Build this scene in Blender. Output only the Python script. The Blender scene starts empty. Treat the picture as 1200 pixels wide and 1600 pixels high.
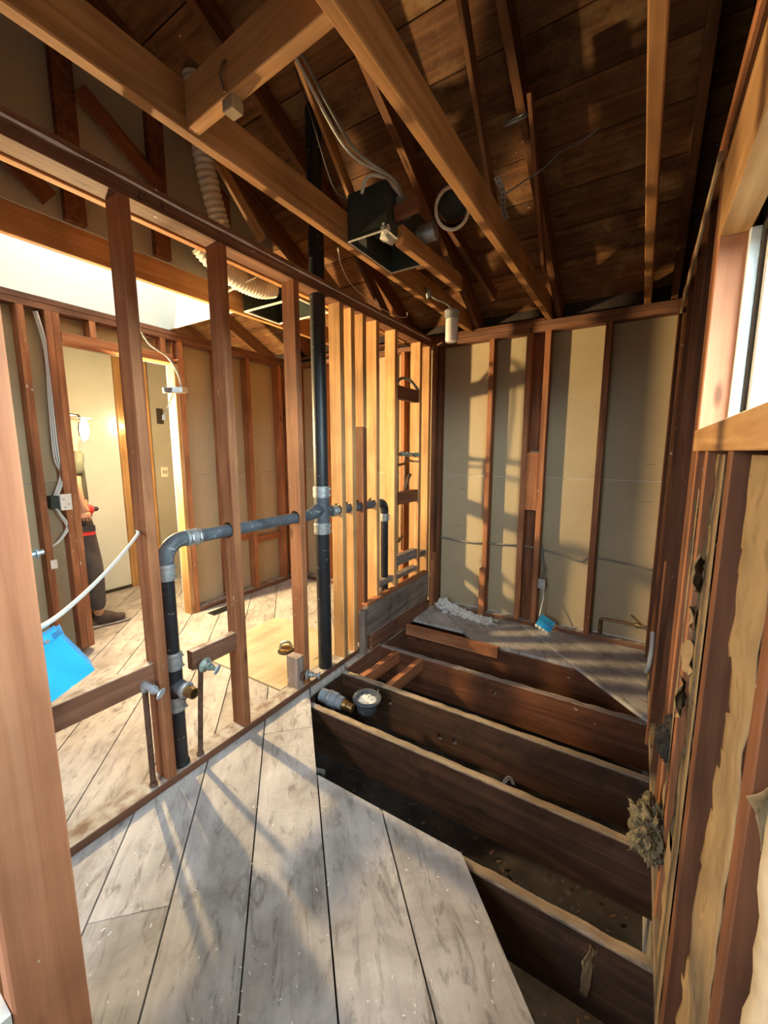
import bpy, bmesh, math, random
from mathutils import Vector, Matrix, noise
random.seed(11)
PI = math.pi
scene = bpy.context.scene
C = scene.collection

# ------------------------------------------------------------------ camera
cam_d = bpy.data.cameras.new('camera'); cam = bpy.data.objects.new('camera', cam_d); C.objects.link(cam)
cam_d.sensor_fit = 'VERTICAL'; cam_d.sensor_height = 36.0; cam_d.lens = 637.7 * 36.0 / 1600.0
cam_d.clip_start = 0.02
cam.location = (0, 0, 1.45)
cam.rotation_euler = (math.radians(90 - 8.36), 0, math.radians(32.09))
scene.camera = cam
# ------------------------------------------------------------------ sky
world = bpy.data.worlds.new('sky'); scene.world = world; world.use_nodes = True
wn, wl_ = world.node_tree.nodes, world.node_tree.links
bg = wn['Background']; bg.inputs[1].default_value = 28.0
w_tc = wn.new('ShaderNodeTexCoord'); w_sx = wn.new('ShaderNodeSeparateXYZ'); wl_.new(w_tc.outputs['Generated'], w_sx.inputs[0])
w_r = wn.new('ShaderNodeValToRGB'); w_r.color_ramp.elements[0].position = 0.0; w_r.color_ramp.elements[0].color = (0.05, 0.046, 0.04, 1)   # ground below the horizon
w_r.color_ramp.elements[1].position = 0.02; w_r.color_ramp.elements[1].color = (0.93, 0.97, 1.0, 1)
wl_.new(w_sx.outputs[2], w_r.inputs[0]); wl_.new(w_r.outputs[0], bg.inputs[0])
# daylight enters through the window openings, the rear one added: portals help sampling the sky
def portal(loc, rot, sx, sy):
    l = bpy.data.lights.new('window_daylight', 'AREA'); l.shape = 'RECTANGLE'; l.size = sx; l.size_y = sy
    l.cycles.is_portal = True
    o = bpy.data.objects.new('window_daylight', l); C.objects.link(o); o.location = loc; o.rotation_euler = rot
portal((0.40, 0.90, 1.80), (0, math.radians(90), 0), 0.56, 1.46)      # right window
portal((-1.0, -1.16, 1.60), (math.radians(90), 0, 0), 0.9, 1.4)       # unseen window added behind the camera to brighten the near floor
portal((-2.98, 1.14, 3.86), (math.radians(-25), 0, 0), 0.9, 2.0)                # skylight over the next room
# ------------------------------------------------------------------ exposure
vs = scene.view_settings
scene.display_settings.display_device = 'sRGB'
vs.view_transform = 'Standard'; vs.look = 'None'; vs.gamma = 1.0; vs.use_curve_mapping = False
vs.exposure = 0.45
scene.cycles.max_bounces = 8; scene.cycles.diffuse_bounces = 4; scene.cycles.sample_clamp_indirect = 6.0

# ------------------------------------------------------------------ materials
def nodes(name):
    m = bpy.data.materials.new(name); m.use_nodes = True
    nt = m.node_tree; return m, nt, nt.nodes['Principled BSDF'], nt.nodes, nt.links
def ramp(N, stops):
    r = N.new('ShaderNodeValToRGB'); e = r.color_ramp.elements
    while len(e) < len(stops): e.new(0.5)
    for k, (p, c) in enumerate(stops): e[k].position = p; e[k].color = (*c, 1)
    return r
def mixc(N, L, fac, a, b, mode='MIX'):
    x = N.new('ShaderNodeMix'); x.data_type = 'RGBA'; x.blend_type = mode
    for sock, v in ((x.inputs[0], fac), (x.inputs[6], a), (x.inputs[7], b)):
        if isinstance(v, (int, float)): sock.default_value = v
        elif isinstance(v, tuple): sock.default_value = (*v, 1)
        else: L.new(v, sock)
    return x.outputs[2]
def wood(name, dark, mid, light, rough=0.7, chips=0.0, stain=0.0, stain_col=(0.03, 0.02, 0.015), dust=0.0, vary=0.25, knots=True, gscale=1.0):
    m, nt, bsdf, N, L = nodes(name)
    tc = N.new('ShaderNodeTexCoord'); oi = N.new('ShaderNodeObjectInfo')
    off = N.new('ShaderNodeVectorMath'); off.operation = 'MULTIPLY_ADD'
    cx = N.new('ShaderNodeCombineXYZ'); L.new(oi.outputs['Random'], cx.inputs[0]); L.new(oi.outputs['Random'], cx.inputs[1]); L.new(oi.outputs['Random'], cx.inputs[2])
    L.new(cx.outputs[0], off.inputs[0]); off.inputs[1].default_value = (37, 21, 53); L.new(tc.outputs['Object'], off.inputs[2])
    mp = N.new('ShaderNodeMapping'); mp.inputs['Scale'].default_value = (1.3 * gscale, 24 * gscale, 24 * gscale); L.new(off.outputs[0], mp.inputs[0])
    n1 = N.new('ShaderNodeTexNoise'); n1.inputs['Scale'].default_value = 1.0; n1.inputs['Detail'].default_value = 7; n1.inputs['Roughness'].default_value = 0.62; n1.inputs['Distortion'].default_value = 0.9
    L.new(mp.outputs[0], n1.inputs['Vector'])
    r = ramp(N, [(0.28, dark), (0.5, mid), (0.72, light)]); L.new(n1.outputs[0], r.inputs[0])
    col = r.outputs[0]
    # broad tone shifts along the piece
    n2 = N.new('ShaderNodeTexNoise'); n2.inputs['Scale'].default_value = 3.2; n2.inputs['Detail'].default_value = 4; L.new(off.outputs[0], n2.inputs['Vector'])
    r2 = ramp(N, [(0.3, (0.72,) * 3), (0.7, (1.18,) * 3)]); L.new(n2.outputs[0], r2.inputs[0])
    col = mixc(N, L, 1.0, col, r2.outputs[0], 'MULTIPLY')
    if knots:
        mk = N.new('ShaderNodeMapping'); mk.inputs['Scale'].default_value = (2.0, 7.0, 7.0); L.new(off.outputs[0], mk.inputs[0])
        v = N.new('ShaderNodeTexVoronoi'); v.inputs['Scale'].default_value = 1.0; v.inputs['Randomness'].default_value = 1.0; L.new(mk.outputs[0], v.inputs['Vector'])
        rk = ramp(N, [(0.04, (0.8,) * 3), (0.10, (0,) * 3)]); L.new(v.outputs['Distance'], rk.inputs[0])
        col = mixc(N, L, rk.outputs[0], col, tuple(c * 0.35 for c in dark))
    if stain:
        n3 = N.new('ShaderNodeTexNoise'); n3.inputs['Scale'].default_value = 5.5; n3.inputs['Detail'].default_value = 8; n3.inputs['Roughness'].default_value = 0.7; L.new(off.outputs[0], n3.inputs['Vector'])
        rs = ramp(N, [(0.5, (0,) * 3), (0.68, (stain,) * 3)]); L.new(n3.outputs[0], rs.inputs[0])
        col = mixc(N, L, rs.outputs[0], col, stain_col)
    if dust:
        geo = N.new('ShaderNodeNewGeometry'); sx = N.new('ShaderNodeSeparateXYZ'); L.new(geo.outputs['Normal'], sx.inputs[0])
        rd = ramp(N, [(0.6, (0,) * 3), (0.95, (dust,) * 3)]); L.new(sx.outputs[2], rd.inputs[0])
        nd = N.new('ShaderNodeTexNoise'); nd.inputs['Scale'].default_value = 18; nd.inputs['Detail'].default_value = 6; L.new(off.outputs[0], nd.inputs['Vector'])
        rr = ramp(N, [(0.35, (0.25,) * 3), (0.6, (1,) * 3)]); L.new(nd.outputs[0], rr.inputs[0])
        f = mixc(N, L, 1.0, rd.outputs[0], rr.outputs[0], 'MULTIPLY')
        col = mixc(N, L, f, col, (0.50, 0.47, 0.42))
    if chips:
        mc = N.new('ShaderNodeMapping'); mc.inputs['Scale'].default_value = (26, 60, 60); mc.inputs['Rotation'].default_value = (0.4, 0.9, 0.5); L.new(off.outputs[0], mc.inputs[0])
        nc = N.new('ShaderNodeTexNoise'); nc.inputs['Scale'].default_value = 1.0; nc.inputs['Detail'].default_value = 3; L.new(mc.outputs[0], nc.inputs['Vector'])
        nb = N.new('ShaderNodeTexNoise'); nb.inputs['Scale'].default_value = 4.0; L.new(off.outputs[0], nb.inputs['Vector'])
        ad = N.new('ShaderNodeMath'); ad.operation = 'MULTIPLY_ADD'; ad.inputs[1].default_value = 0.25; L.new(nb.outputs[0], ad.inputs[0]); L.new(nc.outputs[0], ad.inputs[2])
        rc = ramp(N, [(0.92 - 0.10 * chips, (0,) * 3), (0.94 - 0.10 * chips, (0.85,) * 3)]); L.new(ad.outputs[0], rc.inputs[0])
        col = mixc(N, L, rc.outputs[0], col, (0.62, 0.56, 0.48))
    hs = N.new('ShaderNodeHueSaturation'); mr = N.new('ShaderNodeMapRange'); mr.inputs[3].default_value = 1 - vary; mr.inputs[4].default_value = 1 + vary
    L.new(oi.outputs['Random'], mr.inputs[0]); L.new(mr.outputs[0], hs.inputs['Value']); L.new(col, hs.inputs['Color'])
    L.new(hs.outputs[0], bsdf.inputs['Base Color'])
    bsdf.inputs['Roughness'].default_value = rough; bsdf.inputs['Specular IOR Level'].default_value = 0.25
    b = N.new('ShaderNodeBump'); b.inputs['Strength'].default_value = 0.35; b.inputs['Distance'].default_value = 0.004; L.new(n1.outputs[0], b.inputs['Height']); L.new(b.outputs[0], bsdf.inputs['Normal'])
    return m
def plain(name, col, rough=0.5, metal=0.0, var=0.15, vscale=9.0, spots=None, spec=0.4, bump=0.0):
    m, nt, bsdf, N, L = nodes(name)
    tc = N.new('ShaderNodeTexCoord')
    n = N.new('ShaderNodeTexNoise'); n.inputs['Scale'].default_value = vscale; n.inputs['Detail'].default_value = 6; n.inputs['Roughness'].default_value = 0.6; L.new(tc.outputs['Object'], n.inputs['Vector'])
    r = ramp(N, [(0.3, tuple(c * (1 - var) for c in col)), (0.7, tuple(min(1, c * (1 + var)) for c in col))]); L.new(n.outputs[0], r.inputs[0])
    col_o = r.outputs[0]
    if spots:
        sc, thr, scol, amt = spots
        n2 = N.new('ShaderNodeTexNoise'); n2.inputs['Scale'].default_value = sc; n2.inputs['Detail'].default_value = 5; L.new(tc.outputs['Object'], n2.inputs['Vector'])
        r2 = ramp(N, [(thr, (0,) * 3), (thr + 0.06, (amt,) * 3)]); L.new(n2.outputs[0], r2.inputs[0])
        col_o = mixc(N, L, r2.outputs[0], col_o, scol)
    L.new(col_o, bsdf.inputs['Base Color'])
    bsdf.inputs['Roughness'].default_value = rough; bsdf.inputs['Metallic'].default_value = metal; bsdf.inputs['Specular IOR Level'].default_value = spec
    if bump:
        b = N.new('ShaderNodeBump'); b.inputs['Strength'].default_value = bump; b.inputs['Distance'].default_value = 0.01; L.new(n.outputs[0], b.inputs['Height']); L.new(b.outputs[0], bsdf.inputs['Normal'])
    return m
def emit(name, col, strength):
    m, nt, bsdf, N, L = nodes(name)
    bsdf.inputs['Base Color'].default_value = (*col, 1); bsdf.inputs['Emission Color'].default_value = (*col, 1); bsdf.inputs['Emission Strength'].default_value = strength
    return m

M = {}
M['stud'] = wood('stud_wood', (0.20, 0.072, 0.031), (0.345, 0.135, 0.058), (0.47, 0.21, 0.096), chips=0.75, vary=0.16)
M['fir'] = wood('fir_wood', (0.34, 0.17, 0.065), (0.50, 0.27, 0.11), (0.62, 0.37, 0.17), chips=0.3, vary=0.15)
M['old'] = wood('old_and_shaded_wood', (0.09, 0.036, 0.018), (0.17, 0.066, 0.030), (0.26, 0.11, 0.052), chips=0.5, vary=0.2)
M['plate'] = wood('plate_wood', (0.10, 0.045, 0.026), (0.19, 0.085, 0.048), (0.28, 0.14, 0.08), chips=0.6, vary=0.1, dust=0.9)
M['post'] = wood('post_wood', (0.35, 0.13, 0.062), (0.47, 0.188, 0.092), (0.55, 0.25, 0.13), chips=0.55, vary=0.05)
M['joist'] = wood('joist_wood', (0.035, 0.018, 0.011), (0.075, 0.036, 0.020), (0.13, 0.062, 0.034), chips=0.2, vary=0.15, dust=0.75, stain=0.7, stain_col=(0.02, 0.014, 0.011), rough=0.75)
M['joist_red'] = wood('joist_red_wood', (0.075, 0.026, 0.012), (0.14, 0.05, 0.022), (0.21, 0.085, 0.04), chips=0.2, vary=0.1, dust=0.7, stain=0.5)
M['grey'] = wood('weathered_wood', (0.13, 0.10, 0.085), (0.25, 0.195, 0.165), (0.40, 0.33, 0.28), chips=0.9, vary=0.2, stain=0.6, stain_col=(0.05, 0.04, 0.035))
M['roof'] = wood('roof_board_wood', (0.075, 0.031, 0.012), (0.15, 0.064, 0.025), (0.25, 0.12, 0.052), chips=0.15, vary=0.25, stain=0.5, stain_col=(0.34, 0.22, 0.105))
M['rafter'] = wood('rafter_wood', (0.09, 0.037, 0.016), (0.16, 0.068, 0.029), (0.24, 0.11, 0.05), chips=0.2, vary=0.15)
M['beam'] = wood('ceiling_joist_wood', (0.26, 0.115, 0.040), (0.42, 0.20, 0.075), (0.54, 0.285, 0.12), chips=0.35, vary=0.1)
def floor_mat():
    m, nt, bsdf, N, L = nodes('floor_plank_wood')
    tc = N.new('ShaderNodeTexCoord'); oi = N.new('ShaderNodeObjectInfo'); cx = N.new('ShaderNodeCombineXYZ')
    for k in range(3): L.new(oi.outputs['Random'], cx.inputs[k])
    off = N.new('ShaderNodeVectorMath'); off.operation = 'MULTIPLY_ADD'; off.inputs[1].default_value = (37, 21, 53); L.new(cx.outputs[0], off.inputs[0]); L.new(tc.outputs['Object'], off.inputs[2])
    def nz(scale, detail, rough, vec, dist=0.0):
        n = N.new('ShaderNodeTexNoise'); n.inputs['Scale'].default_value = scale; n.inputs['Detail'].default_value = detail; n.inputs['Roughness'].default_value = rough; n.inputs['Distortion'].default_value = dist; L.new(vec, n.inputs['Vector']); return n.outputs[0]
    def mp(sc):
        q = N.new('ShaderNodeMapping'); q.inputs['Scale'].default_value = sc; L.new(off.outputs[0], q.inputs[0]); return q.outputs[0]
    base = nz(3.0, 9, 0.68, off.outputs[0], 0.4); r = ramp(N, [(0.32, (0.27, 0.24, 0.22)), (0.5, (0.44, 0.41, 0.39)), (0.70, (0.60, 0.575, 0.55))]); L.new(base, r.inputs[0]); col = r.outputs[0]
    gr_ = nz(1.0, 6, 0.6, mp((1.2, 26, 26)), 0.6); rg = ramp(N, [(0.3, (0.86,) * 3), (0.7, (1.10,) * 3)]); L.new(gr_, rg.inputs[0]); col = mixc(N, L, 1.0, col, rg.outputs[0], 'MULTIPLY')
    sc = nz(1.0, 7, 0.72, mp((5, 15, 15)), 1.6); rs = ramp(N, [(0.53, (0,) * 3), (0.68, (0.8,) * 3)]); L.new(sc, rs.inputs[0]); col = mixc(N, L, rs.outputs[0], col, (0.135, 0.112, 0.10))
    sp = nz(1.0, 3, 0.5, mp((48, 80, 80))); bl = nz(3.5, 2, 0.5, off.outputs[0]); ad = N.new('ShaderNodeMath'); ad.operation = 'MULTIPLY_ADD'; ad.inputs[1].default_value = 0.22; L.new(bl, ad.inputs[0]); L.new(sp, ad.inputs[2])
    rp = ramp(N, [(0.835, (0,) * 3), (0.86, (0.8,) * 3)]); L.new(ad.outputs[0], rp.inputs[0]); col = mixc(N, L, rp.outputs[0], col, (0.66, 0.64, 0.60))
    hs = N.new('ShaderNodeHueSaturation'); mr = N.new('ShaderNodeMapRange'); mr.inputs[3].default_value = 0.90; mr.inputs[4].default_value = 1.10; L.new(oi.outputs['Random'], mr.inputs[0]); L.new(mr.outputs[0], hs.inputs['Value']); L.new(col, hs.inputs['Color']); L.new(hs.outputs[0], bsdf.inputs['Base Color'])
    bsdf.inputs['Roughness'].default_value = 0.72; bsdf.inputs['Specular IOR Level'].default_value = 0.3
    b = N.new('ShaderNodeBump'); b.inputs['Strength'].default_value = 0.25; b.inputs['Distance'].default_value = 0.003; L.new(base, b.inputs['Height']); L.new(b.outputs[0], bsdf.inputs['Normal'])
    return m
M['floor'] = floor_mat()
M['ply'] = wood('plywood', (0.42, 0.34, 0.22), (0.50, 0.42, 0.29), (0.57, 0.49, 0.36), chips=0.2, vary=0.05, gscale=0.7)
M['rim'] = wood('raw_wood', (0.20, 0.14, 0.085), (0.31, 0.225, 0.14), (0.42, 0.32, 0.21), chips=0.5, vary=0.12, stain=0.5, stain_col=(0.14, 0.09, 0.055))
M['paper'] = plain('board_paper', (0.42, 0.34, 0.215), 0.9, var=0.07, vscale=2.2, spots=(14, 0.66, (0.30, 0.245, 0.17), 0.35), spec=0.1)
M['paper_grey'] = plain('grey_board_paper', (0.36, 0.335, 0.285), 0.9, var=0.08, vscale=2.0, spec=0.1)
M['drywall'] = plain('white_drywall', (0.66, 0.66, 0.60), 0.9, var=0.06, vscale=3.0, spec=0.1)
M['shaft'] = plain('painted_drywall', (0.74, 0.76, 0.70), 0.85, var=0.03, vscale=3.0, spec=0.1)
M['gypsum'] = plain('gypsum_core', (0.8, 0.78, 0.72), 0.9, var=0.05)
M['felt'] = plain('roofing_felt', (0.02, 0.018, 0.016), 0.95, var=0.3)
M['dirt'] = plain('crawlspace_dirt', (0.035, 0.028, 0.022), 0.95, var=0.6, vscale=7, spots=(30, 0.62, (0.09, 0.075, 0.06), 0.8), bump=0.8)
M['concrete'] = plain('concrete', (0.26, 0.22, 0.17), 0.9, var=0.3, vscale=16, bump=0.4)
M['abs'] = plain('black_pipe_plastic', (0.018, 0.019, 0.022), 0.42, var=0.4, vscale=6, spots=(55, 0.67, (0.45, 0.45, 0.44), 0.65))
M['abs_dusty'] = plain('dusty_pipe_plastic', (0.075, 0.085, 0.10), 0.55, var=0.5, vscale=7, spots=(40, 0.64, (0.45, 0.46, 0.47), 0.6))
M['galv'] = plain('galvanised_steel', (0.42, 0.44, 0.45), 0.42, metal=0.75, var=0.3, vscale=25)
M['clamp'] = plain('dusty_clamp_steel', (0.36, 0.37, 0.37), 0.5, metal=0.5, var=0.35, vscale=30)
M['rust'] = plain('rusty_iron', (0.12, 0.062, 0.04), 0.75, metal=0.3, var=0.5, vscale=30, spots=(35, 0.66, (0.5, 0.45, 0.4), 0.6))
M['brass'] = plain('old_brass', (0.36, 0.23, 0.09), 0.4, metal=0.9, var=0.4, vscale=30)
M['copper'] = plain('dull_copper', (0.22, 0.125, 0.06), 0.45, metal=0.7, var=0.4, vscale=18)
M['verdigris'] = plain('green_chrome', (0.26, 0.34, 0.30), 0.45, metal=0.4, var=0.5, vscale=40, spots=(50, 0.58, (0.62, 0.66, 0.64), 0.8))
M['chrome'] = plain('dusty_chrome', (0.50, 0.55, 0.62), 0.35, metal=0.6, var=0.25, vscale=30)
M['white_cable'] = plain('white_cable_jacket', (0.62, 0.60, 0.55), 0.55, var=0.1)
M['grey_cable'] = plain('grey_cable_jacket', (0.22, 0.21, 0.18), 0.6, var=0.3)
M['dark_cable'] = plain('dark_cable_jacket', (0.06, 0.05, 0.045), 0.6, var=0.3)
M['blue'] = plain('blue_plastic', (0.03, 0.40, 0.80), 0.35, var=0.12, vscale=14, spots=(28, 0.68, (0.55, 0.75, 0.9), 0.6))
M['black'] = plain('black_rubber', (0.02, 0.02, 0.02), 0.5, var=0.3)
M['red'] = plain('red_plastic', (0.60, 0.03, 0.035), 0.4, var=0.15)
M['fan_steel'] = plain('dark_green_steel', (0.035, 0.043, 0.036), 0.5, metal=0.2, var=0.4, vscale=5, spots=(24, 0.66, (0.14, 0.13, 0.10), 0.6))
M['fan_edge'] = plain('dusty_white_flange', (0.50, 0.48, 0.42), 0.6, var=0.25, vscale=40)
M['duct'] = plain('white_flexible_duct', (0.58, 0.55, 0.47), 0.6, var=0.2, vscale=12)
M['white'] = plain('white_plastic', (0.70, 0.68, 0.62), 0.45, var=0.08)
M['plaster'] = plain('white_plaster', (0.72, 0.70, 0.66), 0.9, var=0.15, vscale=30, bump=0.3)
M['pvc'] = plain('grey_rubber_coupling', (0.24, 0.27, 0.30), 0.5, var=0.2, vscale=20)
M['kraft'] = plain('kraft_paper', (0.27, 0.185, 0.095), 0.75, var=0.3, vscale=9, spots=(26, 0.60, (0.15, 0.095, 0.045), 0.5), spec=0.2, bump=0.25)
M['burlap'] = plain('pale_kraft_paper', (0.50, 0.43, 0.32), 0.85, var=0.18, vscale=26, bump=0.3)
M['wool'] = plain('insulation_wool', (0.16, 0.128, 0.072), 0.95, var=0.45, vscale=30)
M['wool_dark'] = plain('dark_insulation_wool', (0.05, 0.04, 0.03), 0.95, var=0.5, vscale=30)
M['tar'] = plain('black_building_paper', (0.035, 0.026, 0.02), 0.9, var=0.4, vscale=8)
M['vinyl'] = plain('white_window_frame', (0.62, 0.66, 0.66), 0.5, var=0.1)
M['ink'] = plain('dark_pencil', (0.035, 0.02, 0.014), 0.9, var=0.1)
M['mark'] = plain('faded_print', (0.20, 0.155, 0.10), 0.9, var=0.1)
M['skin'] = plain('skin', (0.46, 0.26, 0.18), 0.55, var=0.06)
M['hair'] = plain('dark_hair', (0.025, 0.018, 0.014), 0.7, var=0.3, vscale=60)
M['shirt'] = plain('dark_olive_cotton', (0.045, 0.05, 0.038), 0.9, var=0.2)
M['trousers'] = plain('dark_grey_cotton', (0.075, 0.07, 0.075), 0.9, var=0.25)
M['shoe'] = plain('dark_leather', (0.07, 0.05, 0.045), 0.6, var=0.3)
M['sole'] = plain('grey_shoe_sole', (0.26, 0.24, 0.23), 0.7, var=0.2)
M['lamp'] = emit('work_lamp_diffuser', (1.0, 0.72, 0.35), 3500.0)
M['bulb'] = emit('small_bulb', (1.0, 0.82, 0.56), 110.0)
def glass_mat(nm, tint):
    m, nt, bsdf, N, L = nodes(nm)
    out = N['Material Output']; t = N.new('ShaderNodeBsdfTransparent'); t.inputs[0].default_value = (*tint, 1)
    g = N.new('ShaderNodeBsdfGlossy'); g.inputs['Roughness'].default_value = 0.05; mx = N.new('ShaderNodeMixShader'); mx.inputs[0].default_value = 0.06
    L.new(t.outputs[0], mx.inputs[1]); L.new(g.outputs[0], mx.inputs[2]); L.new(mx.outputs[0], out.inputs[0])
    return m
M['glass'] = glass_mat('window_glass', (0.95, 0.97, 0.97)); M['glass_tint'] = glass_mat('clear_window_glass', (0.86, 0.96, 0.98)); M['glass_sky'] = glass_mat('dimming_skylight_glass', (0.40, 0.41, 0.415)); M['glass_rear'] = glass_mat('added_rear_glass', (0.68, 0.71, 0.74))  # skylight and added rear panes are darkened to dim their daylight
def frost_mat():
    m, nt, bsdf, N, L = nodes('frosted_jar'); bsdf.inputs['Base Color'].default_value = (0.72, 0.73, 0.70, 1); bsdf.inputs['Roughness'].default_value = 0.4; bsdf.inputs['Subsurface Weight'].default_value = 0.2
    return m
M['frost'] = frost_mat()

# ------------------------------------------------------------------ helpers
WMAT = {}
def link(o, parent, mw):
    C.objects.link(o)
    if parent is not None:
        o.parent = parent; o.matrix_parent_inverse = WMAT[parent.name].inverted()
    o.matrix_basis = mw; WMAT[o.name] = mw.copy()
    return o
def empty(name, loc):
    o = bpy.data.objects.new(name, None); o.empty_display_size = 0.1
    return link(o, None, Matrix.Translation(loc))
def tag(o, label, cat, group=None):
    o['label'] = label; o['category'] = cat
    if group: o['group'] = group
    return o
def thing(name, label, cat, loc, group=None): return tag(empty(name, loc), label, cat, group)
def struct(name, loc=(0, 0, 0), label=None):
    o = empty(name, loc); o['kind'] = 'structure'
    if label: o['label'] = label
    return o
def mobj(name, me, mat, parent=None, mw=None, smooth=None):
    o = bpy.data.objects.new(name, me)
    if not me.materials: me.materials.append(M[mat])
    if smooth is not None:
        me.shade_smooth(); me.set_sharp_from_angle(angle=math.radians(smooth))
    return link(o, parent, mw if mw is not None else Matrix())
MC = {}
def box_mesh(l, w, h, c, mat):
    k = (round(l, 4), round(w, 4), round(h, 4), round(c, 4), mat)
    if k in MC: return MC[k]
    c = min(c, w * 0.3, h * 0.3); a, b = w / 2, h / 2
    prof = [(-a + c, -b), (a - c, -b), (a, -b + c), (a, b - c), (a - c, b), (-a + c, b), (-a, b - c), (-a, -b + c)]
    v = [(-l / 2, y, z) for y, z in prof] + [(l / 2, y, z) for y, z in prof]
    f = [tuple(range(7, -1, -1)), tuple(range(8, 16))] + [(i, (i + 1) % 8, 8 + (i + 1) % 8, 8 + i) for i in range(8)]
    me = bpy.data.meshes.new('box'); me.from_pydata(v, [], f); me.materials.append(M[mat]); MC[k] = me
    return me
def frame(x, y):
    x = Vector(x).normalized(); y = Vector(y); y = (y - x * y.dot(x)).normalized(); z = x.cross(y)
    return Matrix((x, y, z)).transposed().to_4x4()
def beam(name, p0, p1, side, a, b, mat, parent=None, c=0.0025):
    p0, p1 = Vector(p0), Vector(p1); d = p1 - p0
    return mobj(name, box_mesh(d.length, a, b, c, mat), mat, parent, Matrix.Translation((p0 + p1) / 2) @ frame(d, side))
def abox(name, lo, hi, mat, parent=None, grain='z', c=0.0025):
    lo, hi = Vector(lo), Vector(hi); s = hi - lo; m = (lo + hi) / 2
    if grain == 'z': return mobj(name, box_mesh(s.z, s.x, s.y, c, mat), mat, parent, Matrix.Translation(m) @ frame((0, 0, 1), (1, 0, 0)))
    if grain == 'y': return mobj(name, box_mesh(s.y, s.x, s.z, c, mat), mat, parent, Matrix.Translation(m) @ frame((0, 1, 0), (1, 0, 0)))
    return mobj(name, box_mesh(s.x, s.y, s.z, c, mat), mat, parent, Matrix.Translation(m) @ frame((1, 0, 0), (0, 1, 0)))
def spline(pts, n=8):
    P = [Vector(p) for p in pts]; out = []
    for i in range(len(P) - 1):
        a = P[max(i - 1, 0)]; b = P[i]; c = P[i + 1]; d = P[min(i + 2, len(P) - 1)]
        for k in range(n):
            t = k / n
            out.append(0.5 * ((2 * b) + (c - a) * t + (2 * a - 5 * b + 4 * c - d) * t * t + (3 * b - a - 3 * c + d) * t ** 3))
    out.append(P[-1]); return out
def tube_geo(path, rad, sides=12, caps=True, flat=1.0):
    path = [Vector(p) for p in path]; n = len(path)
    R = rad if callable(rad) else (lambda i: rad)
    t0 = (path[1] - path[0]).normalized(); u = t0.orthogonal().normalized(); V = []; F = []
    pt = t0
    for i, p in enumerate(path):
        t = (path[min(i + 1, n - 1)] - path[max(i - 1, 0)]).normalized()
        q = pt.rotation_difference(t); u = (q @ u); u = (u - t * u.dot(t)).normalized(); w = t.cross(u); pt = t
        for k in range(sides):
            a = 2 * PI * k / sides; V.append(p + (u * math.cos(a) + w * math.sin(a) * flat) * R(i))
    for i in range(n - 1):
        for k in range(sides):
            k2 = (k + 1) % sides; F.append((i * sides + k, i * sides + k2, (i + 1) * sides + k2, (i + 1) * sides + k))
    if caps: F.append(tuple(range(sides - 1, -1, -1))); F.append(tuple(range((n - 1) * sides, n * sides)))
    return V, F
def gmesh(name, V, F):
    me = bpy.data.meshes.new(name); me.from_pydata([tuple(v) for v in V], [], F); return me
def tube(name, path, rad, mat, parent=None, sides=12, smooth=40, caps=True, flat=1.0):
    V, F = tube_geo(path, rad, sides, caps, flat)
    c = sum(V, Vector()) / len(V)
    return mobj(name, gmesh(name, [v - c for v in V], F), mat, parent, Matrix.Translation(c), smooth)
def cable(name, pts, r, mat, parent=None, sides=7, n=8, flat=1.0): return tube(name, spline(pts, n), r, mat, parent, sides, 60, True, flat)
def lathe_geo(prof, sides=20):
    V = []; F = []; n = len(prof)
    for r, z in prof:
        for k in range(sides):
            a = 2 * PI * k / sides; V.append(Vector((r * math.cos(a), r * math.sin(a), z)))
    for i in range(n - 1):
        for k in range(sides):
            k2 = (k + 1) % sides; F.append((i * sides + k, i * sides + k2, (i + 1) * sides + k2, (i + 1) * sides + k))
    F.append(tuple(range(sides - 1, -1, -1))); F.append(tuple(range((n - 1) * sides, n * sides)))
    return V, F
def axis_m(loc, z):
    z = Vector(z).normalized(); x = z.orthogonal().normalized(); y = z.cross(x)
    return Matrix.Translation(loc) @ Matrix((x, y, z)).transposed().to_4x4()
def lathe(name, prof, loc, z, mat, parent=None, sides=20, smooth=35):
    V, F = lathe_geo(prof, sides); return mobj(name, gmesh(name, V, F), mat, parent, axis_m(loc, z), smooth)
def join(geos):
    V = []; F = []
    for v, f in geos:
        o = len(V); V += list(v); F += [tuple(i + o for i in q) for q in f]
    return V, F
def xform(g, m): return [m @ Vector(v) for v in g[0]], g[1]
def box_geo(lo, hi):
    x0, y0, z0 = lo; x1, y1, z1 = hi
    return [Vector(v) for v in ((x0, y0, z0), (x1, y0, z0), (x1, y1, z0), (x0, y1, z0), (x0, y0, z1), (x1, y0, z1), (x1, y1, z1), (x0, y1, z1))], [(3, 2, 1, 0), (4, 5, 6, 7), (0, 1, 5, 4), (1, 2, 6, 5), (2, 3, 7, 6), (3, 0, 4, 7)]
def gobj(name, g, mat, parent=None, smooth=None, mw=None):
    V, F = g
    if mw is None:
        c = sum((Vector(v) for v in V), Vector()) / len(V); V = [Vector(v) - c for v in V]; mw = Matrix.Translation(c)
    return mobj(name, gmesh(name, V, F), mat, parent, mw, smooth)
CUTS = {}
def cut(o, p, axis, r, length=0.3): CUTS.setdefault(o.name, (o, []))[1].append((Vector(p), Vector(axis), r, length))
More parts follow.
